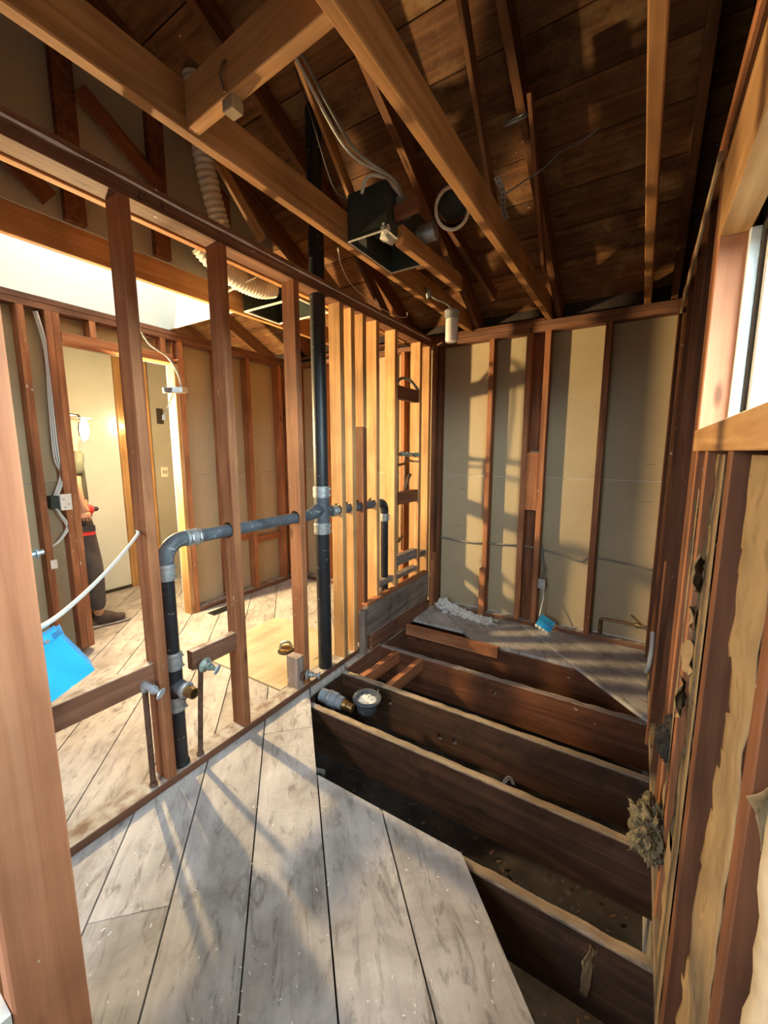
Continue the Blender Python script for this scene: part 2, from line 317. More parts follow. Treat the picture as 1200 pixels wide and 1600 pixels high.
def do_cuts():
    tmp = []
    for nm, (o, lst) in CUTS.items():
        gs = []
        for p, ax, r, ln in lst:
            g = lathe_geo([(r, -ln / 2), (r, ln / 2)], 20); gs.append(xform(g, axis_m(p, ax)))
        V, F = join(gs); c = bpy.data.objects.new('cutter', gmesh('cutter', V, F)); C.objects.link(c)
        md = o.modifiers.new('hole', 'BOOLEAN'); md.operation = 'DIFFERENCE'; md.object = c; md.solver = 'EXACT'; tmp.append((o, c))
    bpy.context.view_layer.update()
    dg = bpy.context.evaluated_depsgraph_get(); res = [(o, c, bpy.data.meshes.new_from_object(o.evaluated_get(dg))) for o, c in tmp]
    for o, c, me in res: o.modifiers.clear(); o.data = me; bpy.data.objects.remove(c)
def jag_plane(name, x0, corners, keep, nu, nv, bulge, mat, parent, thick=0.0015, seed=0):
    """crumpled sheet: corners = quad (4 points), keep(u,v) says where paper remains"""
    A, B, Cc, D = [Vector(c) for c in corners]; nrm = (B - A).cross(D - A).normalized()
    V = []; F = []; idx = {}
    for i in range(nu + 1):
        for j in range(nv + 1):
            u, v = i / nu, j / nv
            ju = u + 0.35 / nu * noise.noise((i * 1.7, j * 2.3, seed)) * (0 < i < nu); jv = v + 0.35 / nv * noise.noise((i * 2.1, j * 1.3, seed + 9)) * (0 < j < nv)
            p = A * (1 - ju) * (1 - jv) + B * ju * (1 - jv) + Cc * ju * jv + D * (1 - ju) * jv
            idx[i, j] = len(V); V.append(p + nrm * bulge(u, v))
    for i in range(nu):
        for j in range(nv):
            if keep((i + 0.5) / nu, (j + 0.5) / nv): F.append((idx[i, j], idx[i + 1, j], idx[i + 1, j + 1], idx[i, j + 1]))
    used = sorted({q for f in F for q in f}); mp = {q: k for k, q in enumerate(used)}
    V = [V[q] for q in used]; F = [tuple(mp[q] for q in f) for f in F]
    o = gobj(name, (V, F), mat, parent, 70)
    md = o.modifiers.new('thickness', 'SOLIDIFY'); md.thickness = thick
    return o
def blob(name, loc, size, mat, parent=None, seed=0, fib=260, sub=4):
    bm = bmesh.new(); bmesh.ops.create_icosphere(bm, subdivisions=sub, radius=1.0)
    for v in bm.verts:
        p = v.co.copy(); k = 1 + 0.35 * noise.noise(p * 2.2 + Vector((seed, 0, 0))) + 0.26 * noise.noise(p * 6 + Vector((0, seed, 0))) + 0.16 * noise.noise(p * 14) + 0.10 * noise.noise(p * 30)
        v.co = Vector((p.x * size[0], p.y * size[1], p.z * size[2])) * k
    rnd = random.Random(seed); vs_ = [v.co.copy() for v in bm.verts]
    for _ in range(fib):
        p = rnd.choice(vs_); d = (p.normalized() * 0.35 + Vector([rnd.uniform(-1, 1) for _ in range(3)])).normalized()
        L = rnd.uniform(0.08, 0.34) * min(size) * 1.1; s = d.orthogonal().normalized() * 0.0007
        q = p * 0.92; m_ = q + d * L * 0.6 + Vector([rnd.uniform(-.2, .2) * L for _ in range(3)])
        a = [bm.verts.new(x) for x in (q - s, q + s, m_ + s, m_ - s, q + d * L)]
        bm.faces.new(a[:4]); bm.faces.new((a[3], a[2], a[4]))
    me = bpy.data.meshes.new(name); bm.to_mesh(me); bm.free()
    return mobj(name, me, mat, parent, Matrix.Translation(loc), 80)
def text_mesh(txt, size, extr, mat, parent, mw, name='lettering'):
    cu = bpy.data.curves.new('lettering', 'FONT'); cu.body = txt; cu.size = size; cu.extrude = extr; cu.align_x = 'CENTER'; cu.align_y = 'CENTER'
    o = bpy.data.objects.new('lettering_curve', cu); C.objects.link(o); bpy.context.view_layer.update()
    me = bpy.data.meshes.new_from_object(o.evaluated_get(bpy.context.evaluated_depsgraph_get())); bpy.data.objects.remove(o); me.materials.clear()
    return mobj(name, me, mat, parent, mw)

# ================================================================== THE SETTING
XL = -1.634; XL2 = XL - 0.092          # partition: near and far faces of its studs
XF = -3.33                             # far wall of the next room
YB = 3.40                              # near face of the back-wall studs
XR = 0.14                              # near face of the right-wall studs
ZP = 2.355                             # underside of the top plates
# ---- ground under the house
V = []; F = []; nx, ny = 56, 50
for i in range(nx + 1):
    for j in range(ny + 1):
        x = -5.3 + 5.7 * i / nx; y = -1.3 + 5.1 * j / ny
        V.append(Vector((x, y, -0.62 + 0.05 * noise.noise((x * 2, y * 2, 0)) + 0.03 * noise.noise((x * 9, y * 9, 3)))))
for i in range(nx):
    for j in range(ny): a = i * (ny + 1) + j; F.append((a, a + ny + 1, a + ny + 2, a + 1))
gr = gobj('ground', (V, F), 'dirt', None, 60); gr['kind'] = 'structure'
# ---- foundation
fd = struct('foundation', (0, 0, -0.6))
abox('foundation_wall', (0.16, -1.2, -0.7), (0.34, 3.75, -0.30), 'concrete', fd, 'y')
abox('foundation_wall', (-5.3, 3.5, -0.7), (0.34, 3.7, -0.30), 'concrete', fd, 'x')
abox('foundation_wall', (-5.3, -1.3, -0.7), (0.34, -1.12, -0.30), 'concrete', fd, 'x')
abox('foundation_wall', (-5.32, -1.2, -0.7), (-5.12, 3.7, -0.30), 'concrete', fd, 'y')
# ---- floor framing and diagonal planks
fl = struct('floor', (-1, 1, 0))
JZ0, JZ1 = -0.30, -0.024
JY = [-0.4, 0.02, 0.43, 0.83, 1.245, 1.655, 2.045, 2.505, 2.93, 3.36]
JO = {}
for k, y in enumerate(JY):
    m_ = 'joist_red' if y > 2.3 else 'joist'
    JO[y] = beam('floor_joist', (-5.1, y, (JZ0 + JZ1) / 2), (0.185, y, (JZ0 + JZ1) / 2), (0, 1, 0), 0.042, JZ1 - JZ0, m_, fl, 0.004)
for hx, hz in ((-1.222, -0.105), (-0.882, -0.205), (-0.79, -0.20)): cut(JO[2.045], (hx, 2.045, hz), (0, 1, 0), 0.016)
cut(JO[2.505], (-0.702, 2.505, -0.115), (0, 1, 0), 0.014)
abox('rim_joist', (0.187, -1.1, -0.30), (0.232, 3.49, -0.001), 'joist', fl, 'y')
abox('rim_joist', (-5.1, 3.46, -0.30), (0.185, 3.50, -0.024), 'joist', fl, 'x')
# splintered raw strips left on the cut joist tops
def ragged(name, x0, x1, y, z, w, h, mat, parent, seed):
    V = []; F = []; n_ = 60
    for i in range(n_ + 1):
        x = x0 + (x1 - x0) * i / n_; a = w / 2 + 0.006 * noise.noise((x * 9, seed, 0)) + 0.004 * noise.noise((x * 31, seed, 2)); b = w / 2 + 0.008 * noise.noise((x * 8, seed, 5)) + 0.005 * noise.noise((x * 37, seed, 7)); hh = h * (0.7 + 0.6 * noise.noise((x * 14, seed, 9)))
        V += [Vector((x, y - a, z)), Vector((x, y + b, z)), Vector((x, y + b * 0.8, z + hh)), Vector((x, y - a * 0.8, z + hh))]
        if i:
            k = 4 * (i - 1)
            for q in range(4): F.append((k + q, k + 4 + q, k + 4 + (q + 1) % 4, k + (q + 1) % 4))
    F += [(0, 1, 2, 3), (4 * n_ + 3, 4 * n_ + 2, 4 * n_ + 1, 4 * n_)]
    return gobj(name, (V, F), mat, parent)
for k, (y, x0, x1, m_) in enumerate(((1.245, -0.44, 0.14, 'rim'), (1.655, -1.50, 0.14, 'rim'), (2.045, -1.56, 0.14, 'rim'), (2.505, -1.58, 0.14, 'grey'))):
    ragged('splintered_edge', x0, x1, y, JZ1 - 0.001, 0.034, 0.009, m_, fl, k)
# blocking in the hole
beam('joist_block', (-1.470, 2.067, -0.065), (-1.440, 2.483, -0.065), (1, 0, 0), 0.042, 0.085, 'stud', fl)
beam('joist_block', (-1.265, 2.067, -0.065), (-1.240, 2.483, -0.065), (1, 0, 0), 0.042, 0.085, 'stud', fl)
abox('joist_block', (-1.63, 2.067, -0.12), (-1.585, 2.483, 0.0), 'plate', fl, 'y')
abox('joist_block', (-1.63, 1.677, -0.26), (-1.60, 2.023, -0.03), 'joist', fl, 'y')
beam('joist_cleat', (-1.58, 2.885, -0.035), (-0.80, 2.885, -0.035), (0, 1, 0), 0.040, 0.085, 'stud', fl)
abox('joist_block', (-1.63, 2.53, -0.25), (-1.59, 2.905, -0.03), 'plate', fl, 'y')
S2 = math.sqrt(2)
seams = [0.106, 0.454, 0.803, 1.16, 1.52, 1.89, 2.26, 2.63, 2.98, 3.33, 3.68]
lo = [-0.251, -0.602, -0.936]
while lo[-1] > -6.3: lo.append(lo[-1] - 0.349)
seams = sorted(seams + lo)
def clip(poly, a, b, c):
    out = []
    for i in range(len(poly)):
        p, q = poly[i], poly[(i + 1) % len(poly)]; dp = a * p[0] + b * p[1] - c; dq = a * q[0] + b * q[1] - c
        if dp <= 0: out.append(p)
        if dp * dq < 0: t = dp / (dp - dq); out.append((p[0] + (q[0] - p[0]) * t, p[1] + (q[1] - p[1]) * t))
    return out
def plank(poly, mat='floor', th=0.022):
    if len(poly) < 3: return
    ar = abs(sum(poly[i][0] * poly[(i + 1) % len(poly)][1] - poly[(i + 1) % len(poly)][0] * poly[i][1] for i in range(len(poly)))) / 2
    if ar < 0.004: return
    cx_ = sum(p[0] for p in poly) / len(poly); cy_ = sum(p[1] for p in poly) / len(poly)
    loc = [(((x - cx_) - (y - cy_)) / S2, ((x - cx_) + (y - cy_)) / S2) for x, y in poly]
    if sum(loc[i][0] * loc[(i + 1) % len(loc)][1] - loc[(i + 1) % len(loc)][0] * loc[i][1] for i in range(len(loc))) < 0: loc.reverse()
    n = len(loc); V = [Vector((x, y, -th)) for x, y in loc] + [Vector((x, y, 0)) for x, y in loc]
    F = [tuple(range(n - 1, -1, -1)), tuple(range(n, 2 * n))] + [(i, (i + 1) % n, n + (i + 1) % n, n + i) for i in range(n)]
    mw = Matrix.Translation((cx_, cy_, random.uniform(-0.0015, 0.0))) @ Matrix.Rotation(-PI / 4, 4, 'Z')
    mobj('floor_plank', gmesh('plank', V, F), mat, fl, mw)
def box_poly(x0, x1, y0, y1): return [(x0, y0), (x1, y0), (x1, y1), (x0, y1)]
splits = {1: {}}
for k in range(len(seams) - 1):
    c0, c1 = seams[k], seams[k + 1]; g = 0.0042
    def strip(poly):
        poly = clip(poly, -1, -1, -(c0 + g)); return clip(poly, 1, 1, c1 - g) if poly else poly
    parts = []
    if c1 <= 0.11: parts.append(strip(box_poly(-5.1, 0.137, -1.1, 3.455)))
    else:
        parts.append(strip(box_poly(-5.1, -1.60, -1.1, 3.455)))
        if c1 <= 0.81: parts.append(strip(box_poly(-1.60, 0.137, -1.1, 1.248)))
        elif c0 >= 2.6: parts.append(strip(box_poly(-1.60, 0.137, 2.0, 3.455)))
        elif c0 >= 1.1:
            parts.append(strip(box_poly(-1.60, 0.137, 2.915 if c0 > 1.8 else 3.02, 3.455)))
    for p in parts:
        if not p: continue
        ss = [(q[0] - q[1]) for q in p]; cuts_ = []
        if abs(c0 + 0.936) < 0.01: cuts_ = [-1.763]
        elif abs(c0 + 0.251) < 0.01: cuts_ = [-2.86]
        elif max(ss) - min(ss) > 3.2: cuts_ = [random.uniform(min(ss) + 0.6, min(ss) + 1.3)]
        for s in cuts_:
            plank(clip(p, 1, -1, s - 0.002)); p = clip(p, -1, 1, -(s + 0.002))
        plank(p)
# ---- partition stud wall
wl = struct('wall_left', (XL, 1.8, 0), 'open partition of bare wooden studs')
def pstud(y, z0=0.04, z1=ZP, mat='stud', w=0.041): return abox('stud', (XL2, y, z0), (XL, y + w, z1), mat, wl, 'z')
PS = {}
for y, m_ in ((0.43, 'stud'), (0.843, 'stud'), (1.25, 'stud'), (1.705, 'stud'), (2.096, 'fir'), (2.212, 'fir'), (2.506, 'fir'), (2.763, 'fir'), (3.176, 'fir'), (3.352, 'fir')):
    PS[y] = pstud(y, 0.04, ZP, m_)
PS[2.342] = pstud(2.342, 1.62, ZP, 'fir'); PS[2.3421] = pstud(2.338, 0.04, 1.615, 'old', 0.044)
ZH = 1.07
for y in (1.25, 1.705, 2.096, 2.212, 2.3421, 2.506): cut(PS[y], (-1.68, y + 0.02, ZH + 0.006), (0, 1, 0), 0.038)
abox('sole_plate', (XL2, 0.22, 0.001), (XL, 2.31, 0.040), 'plate', wl, 'y')
abox('sole_plate', (XL2, 2.315, 0.001), (XL, 3.395, 0.040), 'plate', wl, 'y')
abox('top_plate', (XL2, 0.12, ZP + 0.0005), (XL, YB - 0.002, ZP + 0.0385), 'plate', wl, 'y')
abox('top_plate', (XL2 - 0.001, 0.12, ZP + 0.039), (XL + 0.003, YB + 0.088, ZP + 0.078), 'plate', wl, 'y')
# ragged white paint line left along the plate
V = []; F = []
for i in range(120):
    y = 0.2 + 3.15 * i / 119; z = ZP + 0.052 + 0.004 * noise.noise((y * 4, 0, 0)); h = 0.0022 + 0.0055 * max(0, noise.noise((y * 7, 3, 0)) + 0.35)
    V += [Vector((XL + 0.0045, y, z - h)), Vector((XL + 0.0045, y, z + h)), Vector((XL + 0.0025, y, z + h)), Vector((XL + 0.0025, y, z - h))]
    if i:
        a = 4 * (i - 1)
        for q in range(4): F.append((a + q, a + (q + 1) % 4, a + 4 + (q + 1) % 4, a + 4 + q))
gobj('paint_line', (V, F), 'plaster', wl)
# carpenter's pencil marks on the plate: a down arrow and an E
gobj('pencil_arrow', join([box_geo((XL + 0.0002, 0.918, 2.372), (XL + 0.0012, 0.922, 2.40)), box_geo((XL + 0.0002, 0.912, 2.366), (XL + 0.0012, 0.928, 2.373))]), 'ink', wl)
text_mesh('C', 0.034, 0.0006, 'ink', wl, Matrix.Translation((XL + 0.001, 0.945, 2.385)) @ Matrix(((0, 0, 1), (1, 0, 0), (0, 1, 0))).to_4x4(), 'pencil_letter')
text_mesh('E', 0.034, 0.0006, 'ink', wl, Matrix.Translation((XL + 0.001, 1.005, 2.382)) @ Matrix(((0, 0, 1), (1, 0, 0), (0, 1, 0))).to_4x4(), 'pencil_letter')
# blocks between studs
abox('block', (-1.705, 0.472, 0.475), (-1.665, 0.842, 0.575), 'plate', wl, 'y')
abox('block', (-1.700, 1.010, 0.462), (-1.660, 1.249, 0.552), 'plate', wl, 'y')
beam('block', (-1.685, 1.674, 0.041), (-1.685, 1.674, 0.235), (1, 0, 0), 0.085, 0.058, 'grey', wl)
for z0, z1, y0, y1, m_, dx in ((1.865, 1.965, 2.804, 3.175, 'old', 0), (1.025, 1.125, 2.804, 3.175, 'old', 0), (0.515, 0.595, 2.804, 3.175, 'grey', 0), (0.40, 0.44, 2.804, 3.175, 'grey', 0), (0.41, 0.46, 2.548, 2.762, 'grey', 0), (0.50, 0.55, 3.218, 3.351, 'grey', 0)):
    abox('block', (-1.70 + dx, y0, z0), (-1.645 + dx, y1, z1), m_, wl, 'y')
# tub ledger boards across the foot of the bay
abox('ledger_board', (-1.632, 2.312, 0.125), (-1.592, 3.315, 0.34), 'grey', wl, 'y')
abox('ledger_board', (-1.632, 2.36, -0.02), (-1.590, 3.30, 0.122), 'plate', wl, 'y')
abox('ledger_cleat', (-1.632, 2.262, 0.0), (-1.59, 2.308, 0.33), 'grey', wl, 'z')
abox('ledger_cap', (-1.655, 2.33, 0.342), (-1.60, 3.32, 0.362), 'stud', wl, 'y')
# ---- back wall
wb = struct('wall_back', (-1, YB, 0), 'back wall of studs with bare board behind')
abox('backing_board', (-5.1, 3.506, 0.0), (0.232, 3.518, 2.43), 'gypsum', wb, 'x')
for x0, x1 in ((-5.1, -1.68), (-1.678, 0.232)):
    for z0, z1 in ((0.042, 1.2405), (1.2455, ZP + 0.03)):
        abox('wall_board', (x0, 3.492, z0), (x1, 3.504, z1), 'paper', wb, 'x', 0.001)
def bstud(x0, x1, z0=0.04, z1=ZP, mat='stud', y0=YB): return abox('stud', (x0, y0, z0), (x1, 3.490, z1), mat, wb, 'z')
bstud(-1.630, -1.588, mat='old'); bstud(-1.583, -1.545, 0.04, ZP, 'old', 3.42)
bstud(-1.121, -1.080, 0.30); bstud(-1.135, -1.082, 0.02, 0.44, 'stud', 3.385)
bstud(-0.826, -0.782); bstud(-0.691, -0.648); bstud(-0.288, -0.246); bstud(0.128, 0.170, mat='old')
abox('recessed_board', (-0.781, 3.468, 1.46), (-0.692, 3.490, ZP), 'old', wb, 'z')
abox('recessed_board', (-0.781, 3.468, 0.04), (-0.692, 3.490, 0.97), 'old', wb, 'z')
abox('block', (-0.781, 3.401, 0.985), (-0.692, 3.440, 1.445), 'stud', wb, 'z')
abox('corner_strip', (-1.600, 3.34, 0.30), (-1.572, 3.398, ZP), 'old', wb, 'z')
abox('corner_strip', (-1.592, 3.335, 0.02), (-1.556, 3.398, 0.53), 'stud', wb, 'z')
for x in (-1.95, -2.12, -2.5, -2.9, -3.28): bstud(x, x + 0.041)
abox('sole_plate', (-3.32, YB, 0.001), (-1.73, 3.490, 0.04), 'plate', wb, 'x')
abox('sole_plate', (-1.54, YB + 0.02, 0.001), (0.13, 3.490, 0.035), 'plate', wb, 'x')
abox('top_plate', (-5.0, YB, ZP + 0.0005), (-0.80, 3.490, ZP + 0.038), 'plate', wb, 'x')
abox('top_plate', (-0.79, YB - 0.002, ZP + 0.0005), (XR, 3.490, ZP + 0.040), 'plate', wb, 'x')
abox('top_plate', (-5.0, YB + 0.004, ZP + 0.079), (-0.70, 3.495, ZP + 0.098), 'old', wb, 'x')
abox('top_plate', (-1.62, YB + 0.003, ZP + 0.041), (XR, 3.490, ZP + 0.078), 'plate', wb, 'x')
# faint factory print on the board paper
for x, z in ((-1.40, 1.47), (-1.38, 1.12), (0.02, 1.36), (0.03, 1.09), (-1.42, 0.78)):
    for q in range(4): abox('factory_print', (x + q * 0.016, 3.4910, z), (x + q * 0.016 + 0.011, 3.4918, z + 0.006), 'mark', wb, 'x', 0)
# ---- far wall of the next room, with a doorway
wf = struct('wall_far', (XF, 2, 0), 'far stud wall of the next room with a doorway')
for y0, y1, z0, z1 in ((0.13, 1.278, 0.04, 1.24), (0.13, 1.278, 1.244, ZP), (2.05, 3.39, 0.04, 1.24), (2.05, 3.39, 1.244, ZP), (1.282, 2.048, 2.245, ZP)):
    abox('wall_board', (-3.436, y0, z0), (-3.424, y1, z1), 'paper', wf, 'y', 0.001)
abox('backing_board', (-3.450, 0.13, 0.0), (-3.438, 1.278, 2.43), 'drywall', wf, 'z'); abox('backing_board', (-3.450, 2.05, 0.0), (-3.438, 3.49, 2.43), 'drywall', wf, 'z')
abox('backing_board', (-3.450, 1.280, 2.17), (-3.438, 2.048, 2.43), 'drywall', wf, 'y')
for y in (0.30, 0.68, 1.052, 1.195, 1.237, 2.452, 2.79, 3.20, 3.34): abox('stud', (XF - 0.092, y, 0.04), (XF, y + 0.041, ZP), 'stud', wf, 'z')
abox('door_stud', (XF - 0.092, 2.092, 0.0), (XF, 2.135, ZP), 'stud', wf, 'z'); abox('door_trimmer', (XF - 0.106, 2.048, 0.0), (XF - 0.004, 2.090, 2.17), 'fir', wf, 'z')
abox('door_header', (XF - 0.092, 1.280, 2.172), (XF, 2.046, 2.24), 'stud', wf, 'y')
for y in (1.45, 1.95): abox('stud', (XF - 0.092, y, 2.242), (XF, y + 0.041, ZP), 'stud', wf, 'z')
abox('sole_plate', (XF - 0.092, 0.13, 0.001), (XF, 1.19, 0.04), 'plate', wf, 'y'); abox('sole_plate', (XF - 0.092, 2.137, 0.001), (XF, 3.38, 0.04), 'plate', wf, 'y')
abox('top_plate', (XF - 0.092, 0.13, ZP + 0.0005), (XF, 3.39, ZP + 0.038), 'plate', wf, 'y'); abox('top_plate', (XF - 0.094, 0.13, ZP + 0.0385), (XF + 0.004, 3.39, ZP + 0.076), 'plate', wf, 'y')
abox('block', (XF - 0.08, 2.494, 0.56), (XF - 0.04, 2.789, 0.63), 'stud', wf, 'y'); abox('block', (XF - 0.08, 2.832, 0.50), (XF - 0.04, 3.199, 0.57), 'stud', wf, 'y')
abox('paper_tag', (XF + 0.0005, 1.072, 0.665), (XF + 0.0016, 1.109, 0.725), 'white', wf, 'z', 0)
# ---- skylight shaft over the next room: painted inside, bare board and framing outside
SL = 0.466; CA = math.cos(math.atan(SL)); SA = math.sin(math.atan(SL))
def rz(y): return 2.470 + SL * (3.40 - y)
SX0, SX1, SY0, SY1 = -3.45, -2.512, 0.24, 2.05
wa = struct('wall_skylight_shaft', (-3.0, 1.1, 2.45), 'white painted skylight shaft')
def slopewall(name, x0, x1, y0, y1, z0, mat, dz=0.155):
    V = [Vector(q) for q in ((x0, y0, z0), (x1, y0, z0), (x1, y1, z0), (x0, y1, z0), (x0, y0, rz(y0) + dz), (x1, y0, rz(y0) + dz), (x1, y1, rz(y1) + dz), (x0, y1, rz(y1) + dz))]
    return gobj(name, (V, [(3, 2, 1, 0), (4, 5, 6, 7), (0, 1, 5, 4), (1, 2, 6, 5), (2, 3, 7, 6), (3, 0, 4, 7)]), mat, wa)
slopewall('shaft_board', SX0, SX0 + 0.012, SY0, SY1, 2.436, 'shaft'); slopewall('shaft_board', SX0 + 0.012, SX1 - 0.014, SY1 - 0.012, SY1, 2.436, 'shaft'); slopewall('shaft_board', SX0 + 0.012, SX1 - 0.014, SY0, SY0 + 0.012, 2.436, 'shaft')
slopewall('shaft_board', SX1 - 0.013, SX1 - 0.001, SY0, SY1, 2.576, 'shaft'); slopewall('attic_board', SX1, SX1 + 0.010, SY0, SY1 + 0.35, 2.576, 'paper_grey', 0.10)
for y in (0.62, 1.02, 1.46, 1.90): slopewall('attic_stud', SX1 + 0.011, SX1 + 0.05, y, y + 0.09, 2.576, 'old', 0.0)
beam('attic_brace', (-2.44, 1.12, 3.18), (-2.44, 1.50, 2.94), (0, 0.5, 0.8), 0.09, 0.02, 'old', wa); beam('attic_brace', (-2.44, 1.62, 2.80), (-2.44, 1.92, 2.58), (0, 0.5, 0.8), 0.09, 0.02, 'old', wa); beam('attic_brace', (-2.44, 0.55, 2.92), (-2.44, 0.95, 2.62), (0, 0.5, 0.8), 0.09, 0.02, 'old', wa)
# ---- corridor beyond the doorway
wc = struct('wall_corridor', (-4.6, 2, 0))
abox('wall_board', (-4.62, -1.1, 0.03), (-4.60, 2.17, 2.6), 'drywall', wc, 'z'); abox('wall_board', (-4.62, 2.50, 0.0), (-4.60, 3.45, 2.6), 'paper_grey', wc, 'z')
abox('corridor_jamb', (-4.66, 2.172, 0.0), (-4.575, 2.235, 2.45), 'fir', wc, 'z'); abox('corridor_jamb', (-4.66, 2.435, 0.0), (-4.575, 2.498, 2.45), 'fir', wc, 'z')
for k in range(5): abox('corridor_siding', (-4.90, 2.236, 0.02 + k * 0.18), (-4.88, 2.60, 0.195 + k * 0.18), 'fir', wc, 'y')
abox('dark_panel', (-4.95, 2.0, 0.0), (-4.93, 2.7, 2.6), 'old', wc, 'z')
V, F = [], []
gobj('sheared_base', box_geo((-4.603, 0.2, 0.0), (-4.585, 2.165, 0.028)), 'tar', wc)
abox('recess_shade_plate', (-4.5995, 2.585, 1.76), (-4.596, 2.66, 1.93), 'tar', wc, 'z', 0)  # flat dark plate paints the shade inside a wall hole
abox('switch_plate', (-4.5995, 2.585, 1.17), (-4.592, 2.665, 1.28), 'white', wc, 'z'); 
for y in (2.607, 2.637): abox('switch_slot', (-4.5918, y, 1.205), (-4.590, y + 0.012, 1.245), 'mark', wc, 'z', 0)
# ---- front wall: the door post beside the camera
wfr = struct('wall_front', (-0.9, 0.17, 0))
abox('door_post', (-0.771, 0.124, 0.0), (-0.730, 0.216, ZP), 'post', wfr, 'z', 0.004)
for x in (-1.18, -1.58, -2.0, -2.5, -3.0): abox('stud', (x, 0.124, 0.0), (x + 0.041, 0.216, ZP), 'stud', wfr, 'z')
abox('wall_board', (-1.16, 0.110, 0.0), (-0.733, 0.1225, 0.62), 'drywall', wfr, 'z', 0.001)
abox('added_hall_ceiling', (-5.1, -1.1, 2.432), (0.138, 0.215, 2.434), 'drywall', wfr, 'x', 0)  # unseen board added to block rear daylight from the roof
abox('top_plate', (-5.0, 0.124, ZP + 0.0005), (0.13, 0.216, ZP + 0.075), 'plate', wfr, 'x')
# ---- right wall
wr = struct('wall_right', (XR, 1.5, 0), 'right wall of open studs with torn paper insulation')
XR2 = XR + 0.092
for y0, y1, z0, z1 in ((-1.1, 0.19, 0.0, 4.7), (1.61, 3.55, 0.0, 3.9), (0.19, 1.61, 0.0, 1.535), (0.19, 1.61, 2.05, 4.7)): abox('sheathing', (XR2 + 0.001, y0, z0), (XR2 + 0.02, y1, z1), 'tar', wr, 'z')
for y in (0.22, 0.60, 0.99, 1.335): abox('stud', (XR, y, 0.04), (XR2, y + 0.041, 1.452), 'old' if y > 0.5 and y < 1.2 else 'stud', wr, 'z')  # dark wood on the middle studs puts shade into their colour
abox('window_trimmer', (XR, 1.605, 1.519), (XR + 0.066, 1.646, 2.065), 'post', wr, 'z'); abox('trimmer_stud', (XR, 1.56, 0.04), (XR2, 1.602, 1.452), 'stud', wr, 'z')
abox('king_stud', (XR, 1.648, 0.04), (XR2, 1.690, ZP), 'old', wr, 'z')
for y in (1.74, 2.02, 2.42, 2.82, 3.20): abox('stud', (XR + 0.004, y, 0.04), (XR2, y + 0.041, ZP), 'old', wr, 'z')
abox('corner_stud', (XR - 0.012, 3.30, 0.0), (XR2 - 0.03, 3.345, ZP), 'old', wr, 'z')
abox('rough_sill', (XR - 0.004, 0.15, 1.4525), (XR2, 1.647, 1.518), 'fir', wr, 'y')
abox('window_header', (XR, 0.12, 2.066), (XR + 0.07, 1.647, 2.285), 'fir', wr, 'y')
abox('sole_plate', (XR - 0.002, -1.0, 0.001), (XR2, 3.39, 0.04), 'rim', wr, 'y')
abox('top_plate', (XR, -1.0, ZP + 0.0005), (XR2, 3.48, ZP + 0.038), 'old', wr, 'y'); abox('top_plate', (XR - 0.003, -1.0, ZP + 0.0385), (XR2, 3.48, ZP + 0.078), 'stud', wr, 'y')
beam('split_lath', (0.130, 1.70, 2.33), (0.133, 3.2, 2.30), (1, 0, 0), 0.012, 0.03, 'rim', wr)
beam('split_lath', (0.125, 2.2, 0.05), (0.132, 2.25, 0.95), (1, 0, 0), 0.012, 0.03, 'old', wr)
# building paper and torn kraft-faced insulation in the stud bays
jag_plane('kraft_paper', 0, [(0.146, 0.645, 0.05), (0.160, 0.985, 0.05), (0.160, 0.985, 1.445), (0.146, 0.645, 1.445)],
          lambda u, v: u < 0.80 + 0.14 * noise.noise((v * 4.0, 1, 0)) + 0.08 * noise.noise((v * 15, 4, 0)) - 0.20 * math.exp(-((v - 0.70) / 0.16) ** 2), 26, 70,
          lambda u, v: -0.004 + 0.018 * math.sin(PI * u) * (0.4 + 0.9 * noise.noise((u * 2, v * 4, 2))) + 0.007 * noise.noise((u * 8, v * 20, 5)), 'kraft', wr, seed=1)
jag_plane('kraft_paper', 0, [(0.1375, 1.030, 0.05), (0.152, 1.335, 0.05), (0.152, 1.335, 1.445), (0.1375, 1.030, 1.445)],
          lambda u, v: u < 0.58 + 0.38 * noise.noise((v * 7.0, 8, 0)) + 0.22 * noise.noise((v * 21, 3, 0)) + (0.3 if v < 0.25 else 0), 24, 80,
          lambda u, v: 0.014 * u * noise.noise((u * 3, v * 7, 7)) + 0.008 * u * noise.noise((u * 9, v * 24, 5)), 'kraft', wr, seed=2)
jag_plane('kraft_paper', 0, [(0.1375, 1.372, 0.30), (0.150, 1.56, 0.30), (0.150, 1.56, 1.35), (0.1375, 1.372, 1.35)],
          lambda u, v: u < 0.35 + 0.5 * noise.noise((v * 9.0, 18, 0)), 10, 60,
          lambda u, v: 0.012 * u * noise.noise((u * 3, v * 9, 17)), 'kraft', wr, seed=3)
jag_plane('kraft_paper', 0, [(0.160, 0.265, 0.05), (0.150, 0.598, 0.05), (0.150, 0.598, 1.445), (0.160, 0.265, 1.445)],
          lambda u, v: u < 0.93, 16, 50, lambda u, v: 0.03 * math.sin(PI * u) + 0.01 * noise.noise((u * 6, v * 18, 27)), 'burlap', wr, seed=4)
blob('insulation_batt', (0.178, 1.26, 1.05), (0.03, 0.07, 0.36), 'wool_dark', wr, 61, 900, 4); blob('insulation_batt', (0.182, 1.26, 0.42), (0.03, 0.07, 0.30), 'wool_dark', wr, 62, 900, 4)
for y0, y1 in ((0.642, 0.989), (1.033, 1.334), (1.378, 1.559)): abox('building_paper', (0.225, y0, 0.05), (0.2315, y1, 1.45), 'tar', wr, 'z', 0)
